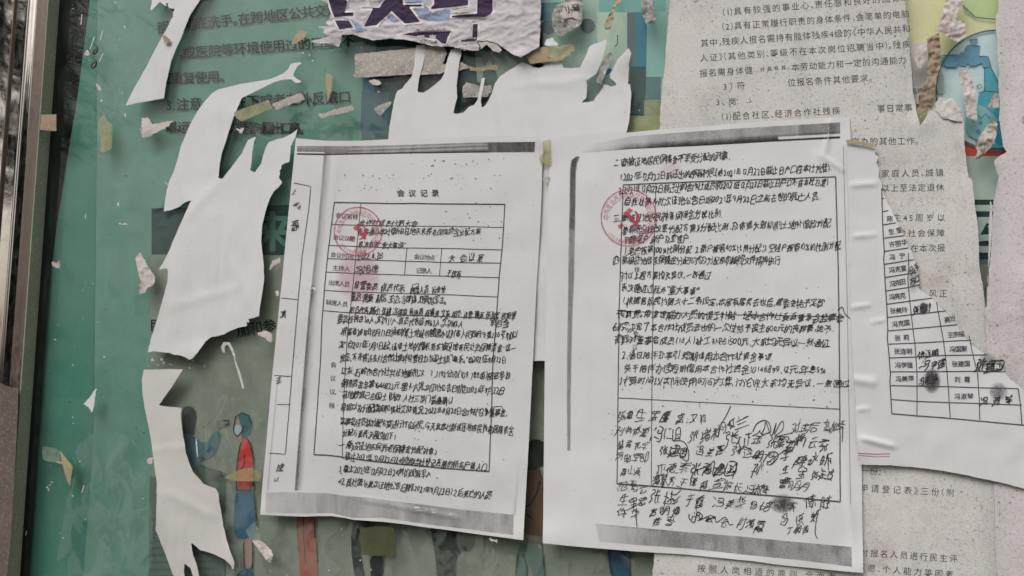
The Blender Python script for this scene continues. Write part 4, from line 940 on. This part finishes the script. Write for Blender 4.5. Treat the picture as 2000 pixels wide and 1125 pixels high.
for s, x0, y0, x1, y1, z in (('张睿', 1214, 812, 1230, 812, 20), ('生', 1253, 812, 1253, 812, 20), ('宝鏖', 1279, 814, 1300, 815, 22), ('高汉科', 1329, 818, 1374, 819, 20), ('冯红兰', 1410, 832, 1450, 824, 22), ('对金后', 1555, 832, 1590, 832, 20), ('高加华', 1616, 832, 1642, 832, 20),
 ('孙有燃题', 1213, 840, 1259, 842, 18), ('冯仁旧', 1284, 845, 1322, 846, 25), ('张绪科', 1356, 852, 1399, 847, 23), ('张征金', 1428, 857, 1482, 857, 26), ('张聚香', 1508, 866, 1546, 868, 23), ('杨云芬', 1564, 862, 1610, 866, 26),
 ('韩青花宇', 1213, 868, 1260, 868, 18), ('张建国', 1297, 880, 1335, 884, 26), ('冯美莲', 1368, 880, 1405, 880, 22), ('张连明', 1440, 882, 1482, 888, 22), ('冯学', 1504, 895, 1535, 887, 22), ('薛永昕', 1564, 897, 1614, 900, 24),
 ('冯聪军郎', 1210, 892, 1258, 895, 18), ('亚德崇', 1290, 914, 1335, 913, 23), ('张海建国', 1358, 915, 1428, 918, 27), ('孙', 1478, 918, 1478, 918, 28), ('生宝', 1535, 915, 1567, 922, 22), ('张美玲', 1592, 925, 1622, 928, 20),
 ('育山勇', 1218, 920, 1246, 920, 18), ('潘蒙芳', 1282, 939, 1312, 938, 18), ('王德淑', 1334, 942, 1375, 945, 20), ('宣振长', 1402, 946, 1442, 950, 20), ('冯淑琴', 1464, 955, 1495, 958, 20), ('曹明月', 1531, 944, 1574, 950, 20),
 ('范海云', 1216, 951, 1256, 953, 19), ('张彬', 1280, 966, 1312, 972, 26), ('于霞·', 1348, 977, 1378, 978, 24), ('冯美华', 1404, 983, 1448, 984, 20), ('冯培', 1472, 986, 1495, 990, 20), ('冯宇', 1527, 986, 1548, 988, 17), ('陈胜', 1584, 978, 1614, 980, 25),
 ('生宝忠', 1218, 979, 1254, 980, 20), ('吉明烟', 1276, 998, 1320, 1000, 21), ('冯云云', 1360, 1010, 1415, 1018, 22), ('付海霞', 1448, 1021, 1484, 1024, 21), ('冯俊轩', 1532, 1014, 1592, 1008, 24), ('丁明青', 1543, 1034, 1574, 1036, 18), ('许华', 1216, 1001, 1240, 1002, 20), ('桂香', 1283, 1017, 1308, 1020, 20)):
    hw(pb, LB, s, (x0, y0), (x1, y1), z * 1.04, 1.2, 'signature', .062)
def bez(pts, n=8):
    """smooth pen stroke through points"""
    o = []
    for i in range(len(pts) - 1):
        p0 = pts[max(0, i - 1)]; p1 = pts[i]; p2 = pts[i + 1]; p3 = pts[min(len(pts) - 1, i + 2)]
        for k in range(n):
            t = k / n; o.append(tuple(.5 * (2 * p1[j] + (p2[j] - p0[j]) * t + (2 * p0[j] - 5 * p1[j] + 4 * p2[j] - p3[j]) * t * t + (3 * p1[j] - p0[j] - 3 * p2[j] + p3[j]) * t ** 3) for j in (0, 1)))
    return o + [pts[-1]]
for pts in ('1470,843 1478,828 1492,821 1502,826 1505,842 1498,846 1488,848 1493,836 1496,824 1503,845 1508,850 1516,826 1512,848 1524,826 1530,824 1528,840 1514,852 1548,845', '1427,793 1418,812 1402,838', '1314,861 1334,862 1344,878 1344,898 1336,898 1326,884 1318,868', '1490,903 1500,888 1512,882 1520,890 1508,906 1498,905 1520,888 1545,872',
            '1352,928 1358,920 1380,912 1372,925 1395,900 1392,928 1410,905 1420,925 1440,903 1430,935', '1346,1004 1346,1012 1356,1020 1362,1000 1372,1008 1366,1016 1384,1008 1378,1018 1395,1010 1400,1020 1416,1010 1424,1024 1432,1024', '1242,1003 1244,1030', '1646,835 1645,862', '1617,888 1618,918', '1550,986 1550,1000', '1595,1010 1592,1040 1597,1052', '1636,606 1645,600 1650,612 1660,622'):
    b = B(); b.strip(LB, bez(P(pts)), lambda t: 1.9 - .5 * t, m_black, .0003, 0, 50); b.build('pen_stroke', pb, False)
b = B(); text(b, LB, '程', (1244, 526), (1244, 526), 11, m_print, .0003); text(b, LB, '会', (1242, 651), (1242, 651), 11, m_print, .0003); text(b, LB, '议', (1240, 678), (1240, 678), 12, m_print, .0003); text(b, LB, '议', (1245, 498), (1245, 498), 11, m_print, .0003); b.build('printed_line', pb, False)
stamp(pb, LB, 1228, 425, 54, 92, RING, '3702845600')
specks(pb, LB, [(1210, 752, 1640, 800, 70, 1.3), (1180, 780, 1215, 850, 12, 1), (1280, 920, 1640, 1010, 60, 1.0), (1240, 520, 1640, 760, 110, .9), (1440, 530, 1630, 570, 12, 1.1), (1180, 300, 1640, 1040, 130, .7), (1100, 350, 1200, 1000, 40, .6)], m_black, seed=4)
blob(pb, LB, 1310, 335, 26, 20, .16, 'red_smear', m_rub); blob(pb, LB, 1528, 984, 27, 21, .62); blob(pb, LB, 1440, 985, 14, 14, .25, 'smudge')

# ============================================================ THE TORN NAME LIST AT THE RIGHT
LL = Layer(.0046, .7, 150, .3, 40, [(1672, 880, 30, 40, 1.5), (1760, 470, 40, 60, .8), (1850, 590, 40, 40, 1)],
  [(1660, 362, 1715, 358, 5, 1.0), (1665, 462, 1712, 458, 4, .9), (1662, 600, 1700, 596, 4, 1.0), (1700, 630, 1730, 624, 3, .8), (1664, 740, 1712, 748, 8, 1.3), (1672, 800, 1700, 798, 4, .8), (1680, 855, 1750, 873, 5, 1.6), (1720, 375, 1735, 800, 3, .35)], 61)
pl = sheet('name_list_sheet', 'white torn name list with a slanting ruled table at the far right', 'paper page',
 '1652,276 1680,278 1705,284 1718,290 1710,300 1716,306 1713,318 1718,330 1717,345 1722,356 1724,370 1732,390 1745,415 1757,440 1766,458 1772,467 1774,478 1782,490 1788,510 1794,532 1797,550 1795,562 1803,570 1815,576 1826,588 1838,600 1850,611 1862,625 1872,637 1880,652 1893,665 1897,672 1912,682 1928,694 1941,706 1956,717 1966,730 1976,742 1990,752 2004,764 2040,790 2120,810 2120,985 2010,958 1960,945 1905,933 1850,922 1800,915 1744,910 1710,909 1680,908 1676,880 1672,850 1670,800 1667,740 1664,700 1661,620 1659,560 1657,480 1656,400 1654,330', LL, m_list, 5, .7)
b = B()
for pts, w in (('1722,368 1724,440 1727,491 1726,505 1730,569 1732,594 1734,645 1733,660 1737,700 1739,730 1738,745 1742,808', 1.8), ('1774,494 1775,520 1773,545 1777,590 1783,642 1787,672 1791,727 1791,811', 1.6), ('1829,590 1837,635 1843,667 1849,719 1853,770 1856,816', 1.6), ('1893,656 1900,693 1909,727 1912,770 1914,820', 1.6), ('1989,760 1993,790 1996,830', 1.9),
  ('1723,388 1727,387', 1.6), ('1725,413 1735,411', 1.6), ('1725,439 1750,435', 1.7), ('1726,465 1766,460', 1.7), ('1727,491 1774,484', 1.7), ('1727,516 1784,507', 1.7), ('1728,542 1790,532', 1.7), ('1731,568 1775,561 1797,556', 1.7), ('1732,594 1776,588 1821,582', 1.7), ('1732,620 1783,614 1848,607', 1.7), ('1735,646 1784,642 1870,634', 1.7), ('1736,672 1786,670 1898,664', 1.7), ('1737,699 1790,697 1845,694 1931,693', 1.7), ('1738,726 1791,726 1910,725 1964,726', 1.7), ('1740,753 1850,755 1910,757 1989,759', 1.7), ('1741,780 1791,784 1853,786 1996,791', 1.7), ('1742,808 1791,812 1856,817 1996,830 2060,838', 2)):
    b.strip(LL, P(pts), w * 1.1, m_line, .00022, .3)
b.build('ruled_table', pl, False)
for s, x0, y0, x1, y1 in (('陈', 1738, 427, 1738, 427), ('生宝', 1741, 452, 1756, 449), ('许丽华', 1742, 477, 1766, 473), ('冯', 1743, 502, 1743, 502), ('宁', 1762, 499, 1762, 499), ('冯克宴', 1742, 527, 1765, 524), ('冯克田', 1743, 554, 1763, 550), ('冯亮克', 1742, 580, 1763, 577), ('张美玲', 1744, 607, 1767, 605),
  ('冯克国', 1748, 633, 1771, 630), ('张', 1753, 660, 1753, 660), ('莉', 1770, 659, 1770, 659), ('张连明', 1752, 686, 1776, 686), ('冯学强', 1754, 713, 1777, 713), ('冯美萍', 1755, 740, 1779, 739), ('高世', 1850, 624, 1861, 622), ('王宗福', 1856, 654, 1878, 652), ('冯国聚', 1860, 682, 1883, 681), ('张建国', 1865, 711, 1889, 710), ('刘', 1870, 741, 1870, 741), ('霞', 1889, 741, 1889, 741), ('冯淑琴', 1870, 774, 1895, 774)):
    pt(s, (x0, y0), (x1, y1), 12.5, pl, LL, mt=m_print, w=0.0, bold=.012)
for s, x0, y0, x1, y1, z in (('冯克', 1781, 528, 1790, 520, 14), ('冯口', 1782, 548, 1792, 546, 15), ('张美玲', 1789, 604, 1814, 602, 17), ('张连明', 1800, 692, 1827, 688, 16), ('冯学强', 1808, 712, 1839, 711, 18), ('冯美萍', 1800, 745, 1826, 740, 17), ('张建国', 1915, 712, 1952, 714, 22), ('冯淑琴', 1922, 781, 1970, 782, 20)):
    hw(pl, LL, s, (x0, y0), (x1, y1), z, 1.1, 'signature', .11)
blob(pl, LL, 1820, 744, 19, 27, .72); blob(pl, LL, 1804, 602, 10, 14, .85); blob(pl, LL, 1950, 765, 20, 20, .5); blob(pl, LL, 1930, 705, 20, 18, .45, 'smudge'); blob(pl, LL, 1785, 545, 12, 30, .35, 'smudge')
b = B(); b.strip(LL, P('1676,885 1710,887 1739,886'), 1.5, m_redline, .0002); b.strip(LL, P('1677,889 1710,892 1738,891'), 1.0, m_redline, .0002); b.build('red_rule', pl, False)

# ============================================================ SCRAPS, TAPE AND DIRT
def scrap(name, label, cat, pts, mat, d=.0016, step=3.5, amp=2.0, rel=.45, group=None, seed=3, **kw):
    return sheet(name, label, cat, pts, Layer(d, rel, 22, rel * .6, 7, (), (), seed), mat, step, amp, group, .0004, 2.2, (), 0, seed)
GS = 'scraps of torn paper and pulp stuck on the glass'
GT = 'old tape remnants'
scrap('paper_scrap', 'triangular pinkish white scrap pointing right beside the long torn strip', 'paper scrap', '275,229 289,228 297,241 318,238 341,233 339,239 320,253 291,268 275,272', m_pinkscrap, group=GS)
scrap('paper_scrap', 'mottled white scrap shaped like a leaf in the middle of the green area', 'paper scrap', '263,505 272,491 279,499 286,512 293,524 299,532 304,540 303,552 296,560 288,564 285,575 269,574 273,561 267,555 275,549 270,538 267,527 265,513', m_pinkscrap, group=GS, rel=1.3)
scrap('paper_scrap', 'curled thin white strip bent like a walking stick', 'paper scrap', '430,678 436,667 449,668 456,680 460,693 461,704 466,716 469,724 474,742 478,756 476,761 472,759 468,744 464,729 459,714 456,698 450,684 444,674 440,677 440,693 433,686', m_dull, .0035, 2.5, .3, .8, GS)
scrap('paper_scrap', 'crumpled white scrap under the printed characters beside the left page', 'paper scrap', '502,650 512,646 524,647 532,652 533,662 531,669 524,667 514,661 504,656', m_pinkscrap, .004, group=GS)
scrap('paper_scrap', 'pinkish curled scrap sticking out left of the left page near the teal banner', 'paper scrap', '525,520 530,510 540,505 549,499 549,514 540,517 534,521 529,528 526,527', m_pinkscrap, .004, group=GS)
scrap('paper_scrap', 'small white scrap poking out at the middle of the left page edge', 'paper scrap', '537,568 544,566 545,580 538,578', m_pinkscrap, .003, group=GS)
scrap('paper_scrap', 'grey speckled strip on the printed line above the left page', 'paper scrap', '529,204 545,196 570,186 588,179 594,186 599,195 580,201 560,208 540,216', m_scrap, group=GS)
scrap('paper_scrap', 'speckled light rectangular scrap right of the grey strip', 'paper scrap', '620,221 640,217 665,210 687,204 691,207 693,216 680,221 650,227 623,231', m_scrap, group=GS)
scrap('paper_scrap', 'tiny white arrow shaped scrap between torn prongs', 'paper scrap', '458,248 468,252 480,246 476,256 470,265 466,257', m_dull, group=GS, step=2.5)
scrap('paper_scrap', 'small brown scrap on the long white torn strip', 'paper scrap', '316,70 323,69 333,78 331,84 325,86 320,78', m_tan2, .0035, 2, group=GS)
scrap('paper_scrap', 'pink crumpled scrap at the hem of the blue skirt', 'paper scrap', '490,1054 500,1054 508,1055 518,1061 526,1069 531,1074 534,1082 533,1092 529,1101 521,1098 516,1090 505,1076 495,1061', m_pinkscrap, .003, 2.6, .8, 1.2, GS)
scrap('paper_scrap', 'small pale scrap half under the lower white torn strip', 'paper scrap', '285,898 292,893 299,890 300,907 290,907', m_pinkscrap, .0005, group=GS)
scrap('paper_scrap', 'pale corner peeping out below the left page', 'paper scrap', '952,1048 962,1053 973,1052 973,1061 960,1058', m_dull, .001, group=GS)
scrap('paper_scrap', 'round fuzzy grey scrap with a few printed characters at the top', 'paper scrap', '1076,28 1085,10 1103,2 1103,-30 1142,-30 1139,0 1138,20 1137,46 1125,56 1113,62 1098,72 1090,69 1083,66 1080,58 1077,50 1078,40', m_fur, .004, 3, 1.2, 1.6, GS)
sc_ = Layer(.0052, .2, 30)
b = B(); b.area(sc_, refine(P('1096,8 1112,4 1132,2 1133,20 1130,40 1118,34 1108,36 1098,44 1094,30'), 3, .8), m_pinkscrap, 5); text(b, sc_, '刂毒', (1105, 19), (1125, 15), 16, m_faded, .0003, weight=.0, bold=.02); text(b, sc_, '关', (1104, 39), (1104, 39), 11, m_faded, .0003); tag(b.build('paper_scrap'), 'pale piece with printed characters on the round fuzzy scrap', 'paper scrap', GS)
scrap('paper_scrap', 'thick grey fuzzy roll at the top edge left of the big notice', 'paper scrap', '1250,-30 1276,-30 1276,0 1279,22 1282,41 1272,46 1263,52 1258,42 1254,31 1252,14', m_fur, .005, 3, 1, 2.2, GS)
scrap('paper_scrap', 'fuzzy white tuft left of the wide torn sheet', 'paper scrap', '728,211 740,205 755,198 768,196 764,204 756,212 748,222 743,228 735,220', m_fur, .001, 3, 1.2, group=GS)
scrap('paper_scrap', 'tiny white tuft under the wide dirty tape', 'paper scrap', '718,158 730,153 742,157 747,163 738,168 726,166', m_pinkscrap, .001, 3, 1.2, group=GS)
scrap('paper_scrap', 'fuzzy grey white block between the prongs of the wide torn sheet', 'paper scrap', '902,170 910,160 925,163 940,168 960,165 962,178 950,190 930,191 905,192 903,182', m_fur, .0008, 3, 1.3, group=GS)
scrap('paper_scrap', 'brown twisted paper wisp hanging over the person in blue', 'paper scrap', '1214,-30 1214,0 1210,8 1206,13 1200,20 1197,26 1199,36 1195,46 1191,58 1183,58 1179,49 1186,36 1193,23 1198,10 1204,0 1206,-30', m_tan, .006, 2.5, .6, 2.0, GS)
scrap('paper_scrap', 'grey brown torn strip lying over the white sheet below the person in blue', 'paper scrap', '1188,102 1193,100 1197,108 1193,120 1188,134 1182,148 1176,160 1180,168 1172,166 1162,160 1168,148 1172,132 1178,118', m_fur, .003, 2.6, .8, 1, GS)
scrap('paper_scrap', 'white folded corner above the yellowed tape', 'paper scrap', '1062,88 1066,76 1080,72 1086,80 1092,90 1080,94', m_white, .0026, 3, .3, 1.0, GS)
scrap('paper_scrap', 'pinkish crumpled peel at the top right beside the green circle', 'paper scrap', '1847,-30 1882,-30 1882,0 1885,8 1871,21 1869,37 1878,40 1886,43 1887,72 1880,76 1871,83 1864,80 1858,77 1842,68 1826,59 1832,48 1837,37 1839,26 1842,16 1846,6', m_pinkscrap, .003, 3, .8, 1.8, GS)
scrap('paper_scrap', 'brown curling flap between the big notice and the water tap picture', 'paper scrap', '1810,77 1822,70 1834,64 1837,88 1838,100 1839,115 1836,132 1831,149 1828,168 1827,187 1821,203 1810,215 1797,229 1795,208 1794,187 1803,170 1810,157 1812,130 1813,107', m_tan2, .003, 3.2, .7, 2.2, GS)
scrap('paper_scrap', 'pale pulpy bit on the white label beside the brown flap', 'paper scrap', '1784,105 1795,90 1808,84 1812,100 1808,120 1800,135 1790,130 1786,118', m_pinkscrap, .002, 3, 1, 1, GS)
scrap('paper_scrap', 'long pinkish scrap standing in the water tap picture', 'paper scrap', '1871,139 1877,135 1885,135 1891,141 1898,155 1903,168 1907,181 1909,210 1910,237 1898,233 1887,229 1885,212 1882,197 1880,180 1875,163', m_pinkscrap, .003, 3, .7, 1.4, GS)
scrap('paper_scrap', 'rolled speckled tan scrap crossing the red band', 'paper scrap', '1938,235 1944,237 1949,240 1948,262 1943,275 1935,290 1924,300 1912,311 1903,315 1906,303 1908,295 1903,286 1910,272 1917,260 1928,244', m_scrap, .004, 2.8, .7, 2.2, GS)
scrap('paper_scrap', 'grey rusty scrap at the right of the blue water', 'paper scrap', '1924,212 1933,200 1938,186 1945,178 1952,184 1952,210 1940,212', m_scrap, .002, 3, 1, 1, GS)
scrap('paper_scrap', 'grey ragged patch of notice pulp over the lower tap picture', 'paper scrap', '1826,200 1838,188 1846,196 1856,190 1866,196 1872,206 1880,215 1882,240 1860,236 1840,232 1826,215', m_old, .0024, 4, 1.2, 1, GS)
scrap('paper_scrap', 'tiny white clump at the top of the teal strip', 'paper scrap', '163,108 167,99 171,96 174,100 177,107 171,110', m_pinkscrap, .0015, 2, .5, 1, GS)
scrap('paper_scrap', 'tiny white clump below the two brown tendrils', 'paper scrap', '185,162 191,163 196,168 199,175 195,179 190,174', m_pinkscrap, .0015, 2, .5, 1, GS)
scrap('paper_scrap', 'grey dried paste scrap lying over the gas strut gap', 'paper scrap', '99,512 104,509 110,513 116,505 119,516 118,526 110,524 102,520', m_scrap, .0015, 2.5, 1.2, 1, GS)
scrap('paper_scrap', 'small white crescent in the lower teal strip', 'paper scrap', '87,952 93,948 97,955 97,960 92,959 93,955', m_dull, .0015, 2, .2, .4, GS)
scrap('paper_scrap', 'row of tiny white teeth left of the teal banner', 'paper scrap', '230,439 234,432 238,437 243,434 250,437 258,437 250,440 238,440', m_dull, .0012, 2, .3, .4, GS)
scrap('paper_scrap', 'pair of tiny white flakes above the row of teeth', 'paper scrap', '227,402 229,394 233,393 233,401 236,401 238,394 240,400 232,404', m_dull, .0012, 2, .2, .4, GS)
# tapes
def tape(label, pts, mat, d, name='tape', amp=.4, rel=.5, step=4, prints=(), seed=8):
    return sheet(name, label, 'tape', pts, Layer(d, rel, 40, rel * .5, 10, (), (), seed), mat, step, amp, GT, .0003, 4, prints, 0, seed)
tp = tape('wide dirty strip of old tape and paper pulp left of the finger shaped prongs', '692,105 715,102 740,100 770,97 800,94 830,90 860,87 864,84 868,92 874,104 870,112 866,124 880,122 895,121 900,120 914,126 918,133 905,136 895,140 866,142 862,145 835,147 800,146 780,148 760,149 740,150 720,152 700,152 697,154 692,151 684,148 693,143 692,130', m_scrap, .0006, amp=1.0, rel=1.2, step=5)
tape('brown tape tail crossing the grey person icon', '916,128 925,132 938,132 950,129 960,127 970,127 973,131 972,136 955,136 935,139 918,138', m_tan2, .0008, amp=.5, rel=1)
tape('yellow brown tape with a clear end over the top of the wide white sheet', '1023,103 1024,99 1028,97 1050,93 1080,90 1100,87 1119,86 1120,92 1122,98 1112,100 1116,106 1103,111 1101,114 1099,117 1080,119 1060,122 1036,125 1030,114', m_tan, .0034, rel=.8, prints=[(P('1070,90 1119,86 1124,100 1110,104 1118,110 1100,106 1084,113 1070,112 1072,100'), m_yel)])
tape('yellowed clear tape left of the grey speckled strip', '457,219 475,212 495,205 513,199 524,195 533,211 515,218 495,228 473,237 468,235 460,229', m_yel, .0022)
tape('narrow yellowed tape sliver standing upright over the printed text', '636,143 642,144 649,147 649,155 648,165 646,180 643,192 639,200 638,185 636,165', m_tan, .0022, amp=.3)
tape('short tan tape piece above the printed characters', '583,59 592,60 601,63 597,70 590,77 580,84 569,89 570,82 576,72', m_tan, .0022)
tape('yellow tape hanging in the green area left of the long torn strip', '195,232 203,225 207,230 210,238 220,242 219,260 218,275 218,290 205,298 196,297 196,285 197,270 193,260 190,250', m_yel, .0012, amp=.8)
tape('brown tape stuck across the steel return', '80,224 110,223 110,256 78,254', m_tan2, DF + .0004, amp=.2)
tape('yellowed tape over the arm of the woman in red', '437,935 445,928 461,920 478,915 495,913 497,918 508,919 511,930 505,940 485,940 463,940 450,936', m_yel, .0012, amp=.7)
tape('clear tape bit above the pink crumpled scrap', '480,1036 490,1024 497,1019 503,1030 508,1046 510,1054 492,1056 484,1046', m_clear, .0016, amp=.6)
tape('yellow folded tape sliver in the lower teal strip', '116,879 122,886 130,896 142,911 140,925 138,938 136,949 131,938 126,922 122,907 114,905 108,902 112,900 121,902', m_tan, .0018, amp=.2)
tape('clear square tape next to the yellow folded sliver', '83,872 95,873 112,877 117,884 118,903 100,902 85,898 82,886', m_clear, .0010, amp=.5)
tape('tan tape closing the gap between the two pages at the top', '1060,274 1075,272 1075,322 1068,321 1056,318 1052,310 1056,302 1061,300', m_yel, .0050, amp=.5)
tape('small grey tape bridging the gap between the pages', '1060,345 1074,344 1074,353 1060,354', m_scrap, .0042, amp=.2)
tape('brown tape edge at the top right corner of the right page', '1652,273 1665,273 1690,278 1708,283 1715,287 1700,286 1680,282 1653,279', m_tan, .0066, amp=.4)
tape('olive square of tape over the poster below the left page', '703,1031 735,1028 768,1030 772,1050 773,1086 740,1086 705,1084', m_olive, .0014, amp=.3)
rem = sheet('paper_remnant', 'brown pinkish paper remnant glued on the lower steel post', 'paper remnant', '-160,745 -60,744 -10,746 5,750 12,754 22,756 35,758 36,770 35,800 32,860 28,940 24,1010 20,1060 14,1125 8,1200 -160,1200', Layer(.0150, .5, 60, .3, 20), mat_paper('rusty brown remnant', rgb(104, 92, 82), .12, .25, .05, .4, .3), 9, .6)

# two brown plant tendrils stuck on the glass
for lab, pts in (('upper brown curled tendril on the teal strip', '184,87 189,90 191,95 189,101 184,106 182,104 184,99 190,95'), ('lower brown curled tendril on the teal strip', '181,113 186,116 188,122 186,129 181,133 178,130 181,124 187,120')):
    b = B(); tube(b, [W(x, y, .0022) for x, y in bez(P(pts), 5)], lambda t: .0004 + .0003 * math.sin(3 * t), mat_ink('dry tendril ' + lab[:5], rgb(86, 56, 38), .7), 7)
    tag(b.build('tendril'), lab, 'tendril', 'dry tendrils')
# flecks of dirt, paste and splinters everywhere on the glass
def flecks(name, label, zones, mt, seed, d=.0003):
    r = random.Random(seed); b = B(); L0 = Layer(d)
    for x0, y0, x1, y1, n, s in zones:
        for _ in range(n):
            x, y = r.uniform(x0, x1), r.uniform(y0, y1); q = s * r.choice((.4, .5, .6, .8, 1.2, 1.9)); el = r.uniform(.4, 1); an = r.uniform(0, 3.14)
            pts = []
            for a in (0, 1, 2.1, 3.1, 4.2, 5.2):
                u, v = q * math.cos(a) * r.uniform(.6, 1.3), q * el * math.sin(a) * r.uniform(.6, 1.3)
                pts.append(L0.at(x + u * math.cos(an) - v * math.sin(an), y + u * math.sin(an) + v * math.cos(an)))
            b.add(pts, [(0, 1, 2, 3, 4, 5)], mt)
    return tag(b.build(name), label, 'dirt', None, 'stuff')
flecks('dark_dirt_flecks', 'tiny dark dirt flecks scattered over the green glass', [(130, 0, 560, 1125, 170, .9), (400, 0, 720, 300, 60, .8), (60, 700, 300, 1125, 70, .8), (500, 1010, 1260, 1125, 50, .9)], m_black, 5)
flecks('pale_paste_flecks', 'tiny pale flecks of paste and paper scattered over the green glass', [(120, 0, 330, 260, 45, 1.2), (90, 500, 230, 1125, 60, 1.0), (280, 697, 400, 722, 26, 1.7), (400, 980, 760, 1125, 40, 1.0), (560, 90, 760, 290, 40, 1.1), (1030, 0, 1300, 250, 25, 1.1), (270, 880, 1060, 1125, 30, 1)], m_dull, 6)
b = B(); Ls = Layer(.0004)
for s_ in ('176,96 184,72', '196,78 200,60', '194,120 201,104', '158,48 160,28', '167,418 167,428', '322,355 328,362', '164,948 160,962', '52,1037 50,1046'): b.strip(Ls, P(s_), 1.6, m_dull)
tag(b.build('scratch_marks'), 'short white scratch marks on the glass beside the steel stile', 'scratch', None, 'stuff')
# water stained paste blotches on the glass, bottom left
m_paste = mat_film('dried paste bloom', rgb(160, 172, 160, 1), .16, (1, 1, 1, 1), 55, (1, 1, .7), .47, .53, .7)
b = B(); b.area(Layer(.0002), smoothpoly(P('150,840 280,850 300,1000 296,1160 100,1160 130,980'), 2), m_paste, 30); b.area(Layer(.0002), smoothpoly(P('400,760 500,790 560,900 620,1010 1240,1060 1240,1160 420,1160 400,950'), 2), m_paste, 40)
m_streak = mat_film('painted glass sheen', rgb(176, 188, 180, 1), .26, (1, 1, 1, 1), 7, (1, 1, .28), .5, .72, .4, 0, 0, (0, .7, 0)); b.area(Layer(.0003), smoothpoly(P('180,0 420,0 700,30 700,240 560,300 420,260 300,420 190,380'), 2), m_streak, 40)  # diagonal sheen of the glass painted as pale streaks
tag(b.build('paste_and_sheen'), 'pale bloom of dried wallpaper paste and painted sheen streaks on the glass', 'paste', None, 'stuff')

# ============================================================ CONIFERS ACROSS THE PATH, MIRRORED IN THE STEEL POST
m_needle = M('conifer needles'); m_needle.col(m_needle.mix(m_needle.noise(9, 3), (.012, .022, .012, 1), (.03, .05, .022, 1))); m_needle.rough(.7, .2); m_needle = m_needle.m
m_bark = mat_ink('conifer bark', (.06, .045, .035, 1), .9, .03)
def mirror_point(px, py, dist):
    h = W(px, py, .013); v = (h - Vector((0, -DIST, Z0))).normalized(); v.y = -v.y
    return h + v * dist
def conifer(base, height, label, boughs, seed, nlen):
    r = random.Random(seed)
    t = empty('conifer_tree', base, label, 'tree', 'conifers across the path')
    b = B(); tube(b, [base + Vector((0, 0, height * k / 8)) + Vector((r.uniform(-.03, .03), r.uniform(-.03, .03), 0)) for k in range(9)], lambda q: .10 * (1 - q) + .012, m_bark, 10); b.build('trunk', t)
    nb = B()
    for a, b_, n in boughs:
        bb = B(); tube(bb, [a.lerp(b_, k / 6) + Vector((0, 0, -.06 * math.sin(k / 6 * 3.1))) for k in range(7)], lambda q: .014 * (1 - q) + .003, m_bark, 6); bb.build('bough', t)
        L = (b_ - a).length
        for _ in range(n):
            u = r.random() ** .7; c = a.lerp(b_, u); sd = Vector((r.uniform(-1, 1), r.uniform(-1, 1), r.uniform(-1, .6))).normalized(); tw = L * .22 * r.uniform(.4, 1.2)
            e = c + sd * tw
            vs = []; fs = []
            for k in range(16):
                p = c.lerp(e, k / 16); nd = (Vector((r.uniform(-1, 1), r.uniform(-1, 1), r.uniform(-1, 1))) + sd * .7).normalized() * nlen * r.uniform(.7, 1.1)
                w = nd.cross(Vector((0.3, 1, .2))).normalized() * nlen * .045
                o = len(vs); vs += [p - w, p + w, p + nd]; fs.append((o, o + 1, o + 2))
            nb.add(vs, fs, m_needle)
    nb.build('needles', t)
    return t
c1 = mirror_point(10, 60, 1.0); c2 = mirror_point(60, 200, 1.05); c3 = mirror_point(-40, 150, .95)
bs = Vector((c1.x - .9, c1.y - .5, 0))
out = []
for (px, py, ds, dx) in ((52, 15, 1.0, .5), (30, 60, 1.0, .45), (60, 95, 1.05, .4), (5, 20, .9, .5), (8, 100, 1.0, .35), (30, -60, 1.0, .5), (20, 20, 1.1, .4), (34, 262, 1.0, .3), (6, 285, 1.05, .3)):
    p = mirror_point(px, py, ds); out.append((Vector((bs.x, bs.y, p.z + .12)), p, 70))
conifer(bs, 3.6, 'dark conifer whose drooping needles are mirrored in the upper steel post', out, 3, .05)
p1 = mirror_point(0, 500, 3.4); p1.z = 0; away = Vector((p1.x - W(0, 500).x, p1.y, 0)).normalized(); side = Vector((away.y, -away.x, 0))
for k, (u, v, hh, lab) in enumerate(((-.75, 0, 1.95, 'slim conifer across the path, first dark streak mirrored in the steel'), (-.1, .25, 2.1, 'bushy conifer across the path, in the middle of the mirrored row'), (.55, -.1, 1.8, 'shortest conifer of the mirrored row across the path'), (1.3, .3, 2.2, 'tallest conifer of the mirrored row across the path'))):
    base = p1 + side * u + away * v; ob = []
    for j in range(30):
        z = .12 + j * (hh - .3) / 30; a = j * 2.4; R_ = .55 * (1 - j / 36)
        ob.append((base + Vector((0, 0, z)), base + Vector((R_ * math.cos(a), R_ * math.sin(a), z + .05)), 22))
    conifer(base, hh, lab, ob, 11 + k, .08)
r = random.Random(77); nb = B()  # unseen trees added to weaken the glass veil and darken the horizon
for _ in range(5200):
    c = Vector((r.uniform(-5.5, 12), -7.5 + r.gauss(0, .5), 0)); c.z = r.random() ** .8 * (4.2 + 1.3 * noise.noise(Vector((c.x * .45, 0, 3))))
    vs = []; fs = []
    for k in range(9):
        p = c + Vector((r.gauss(0, .22), r.gauss(0, .2), r.gauss(0, .2))); nd = Vector((r.uniform(-1, 1), r.uniform(-1, 1), r.uniform(-1, 1))).normalized() * .22; w = nd.cross(Vector((.3, 1, .2))).normalized() * .05
        o = len(vs); vs += [p - w, p + w, p + nd]; fs.append((o, o + 1, o + 2))
    nb.add(vs, fs, m_needle)
o = nb.build('added_far_trees', None, False); tag(o, 'unseen dark tree mass added to dim the glass veil and the horizon light', 'trees', None, 'stuff')
bpy.data.objects.remove(_fo)
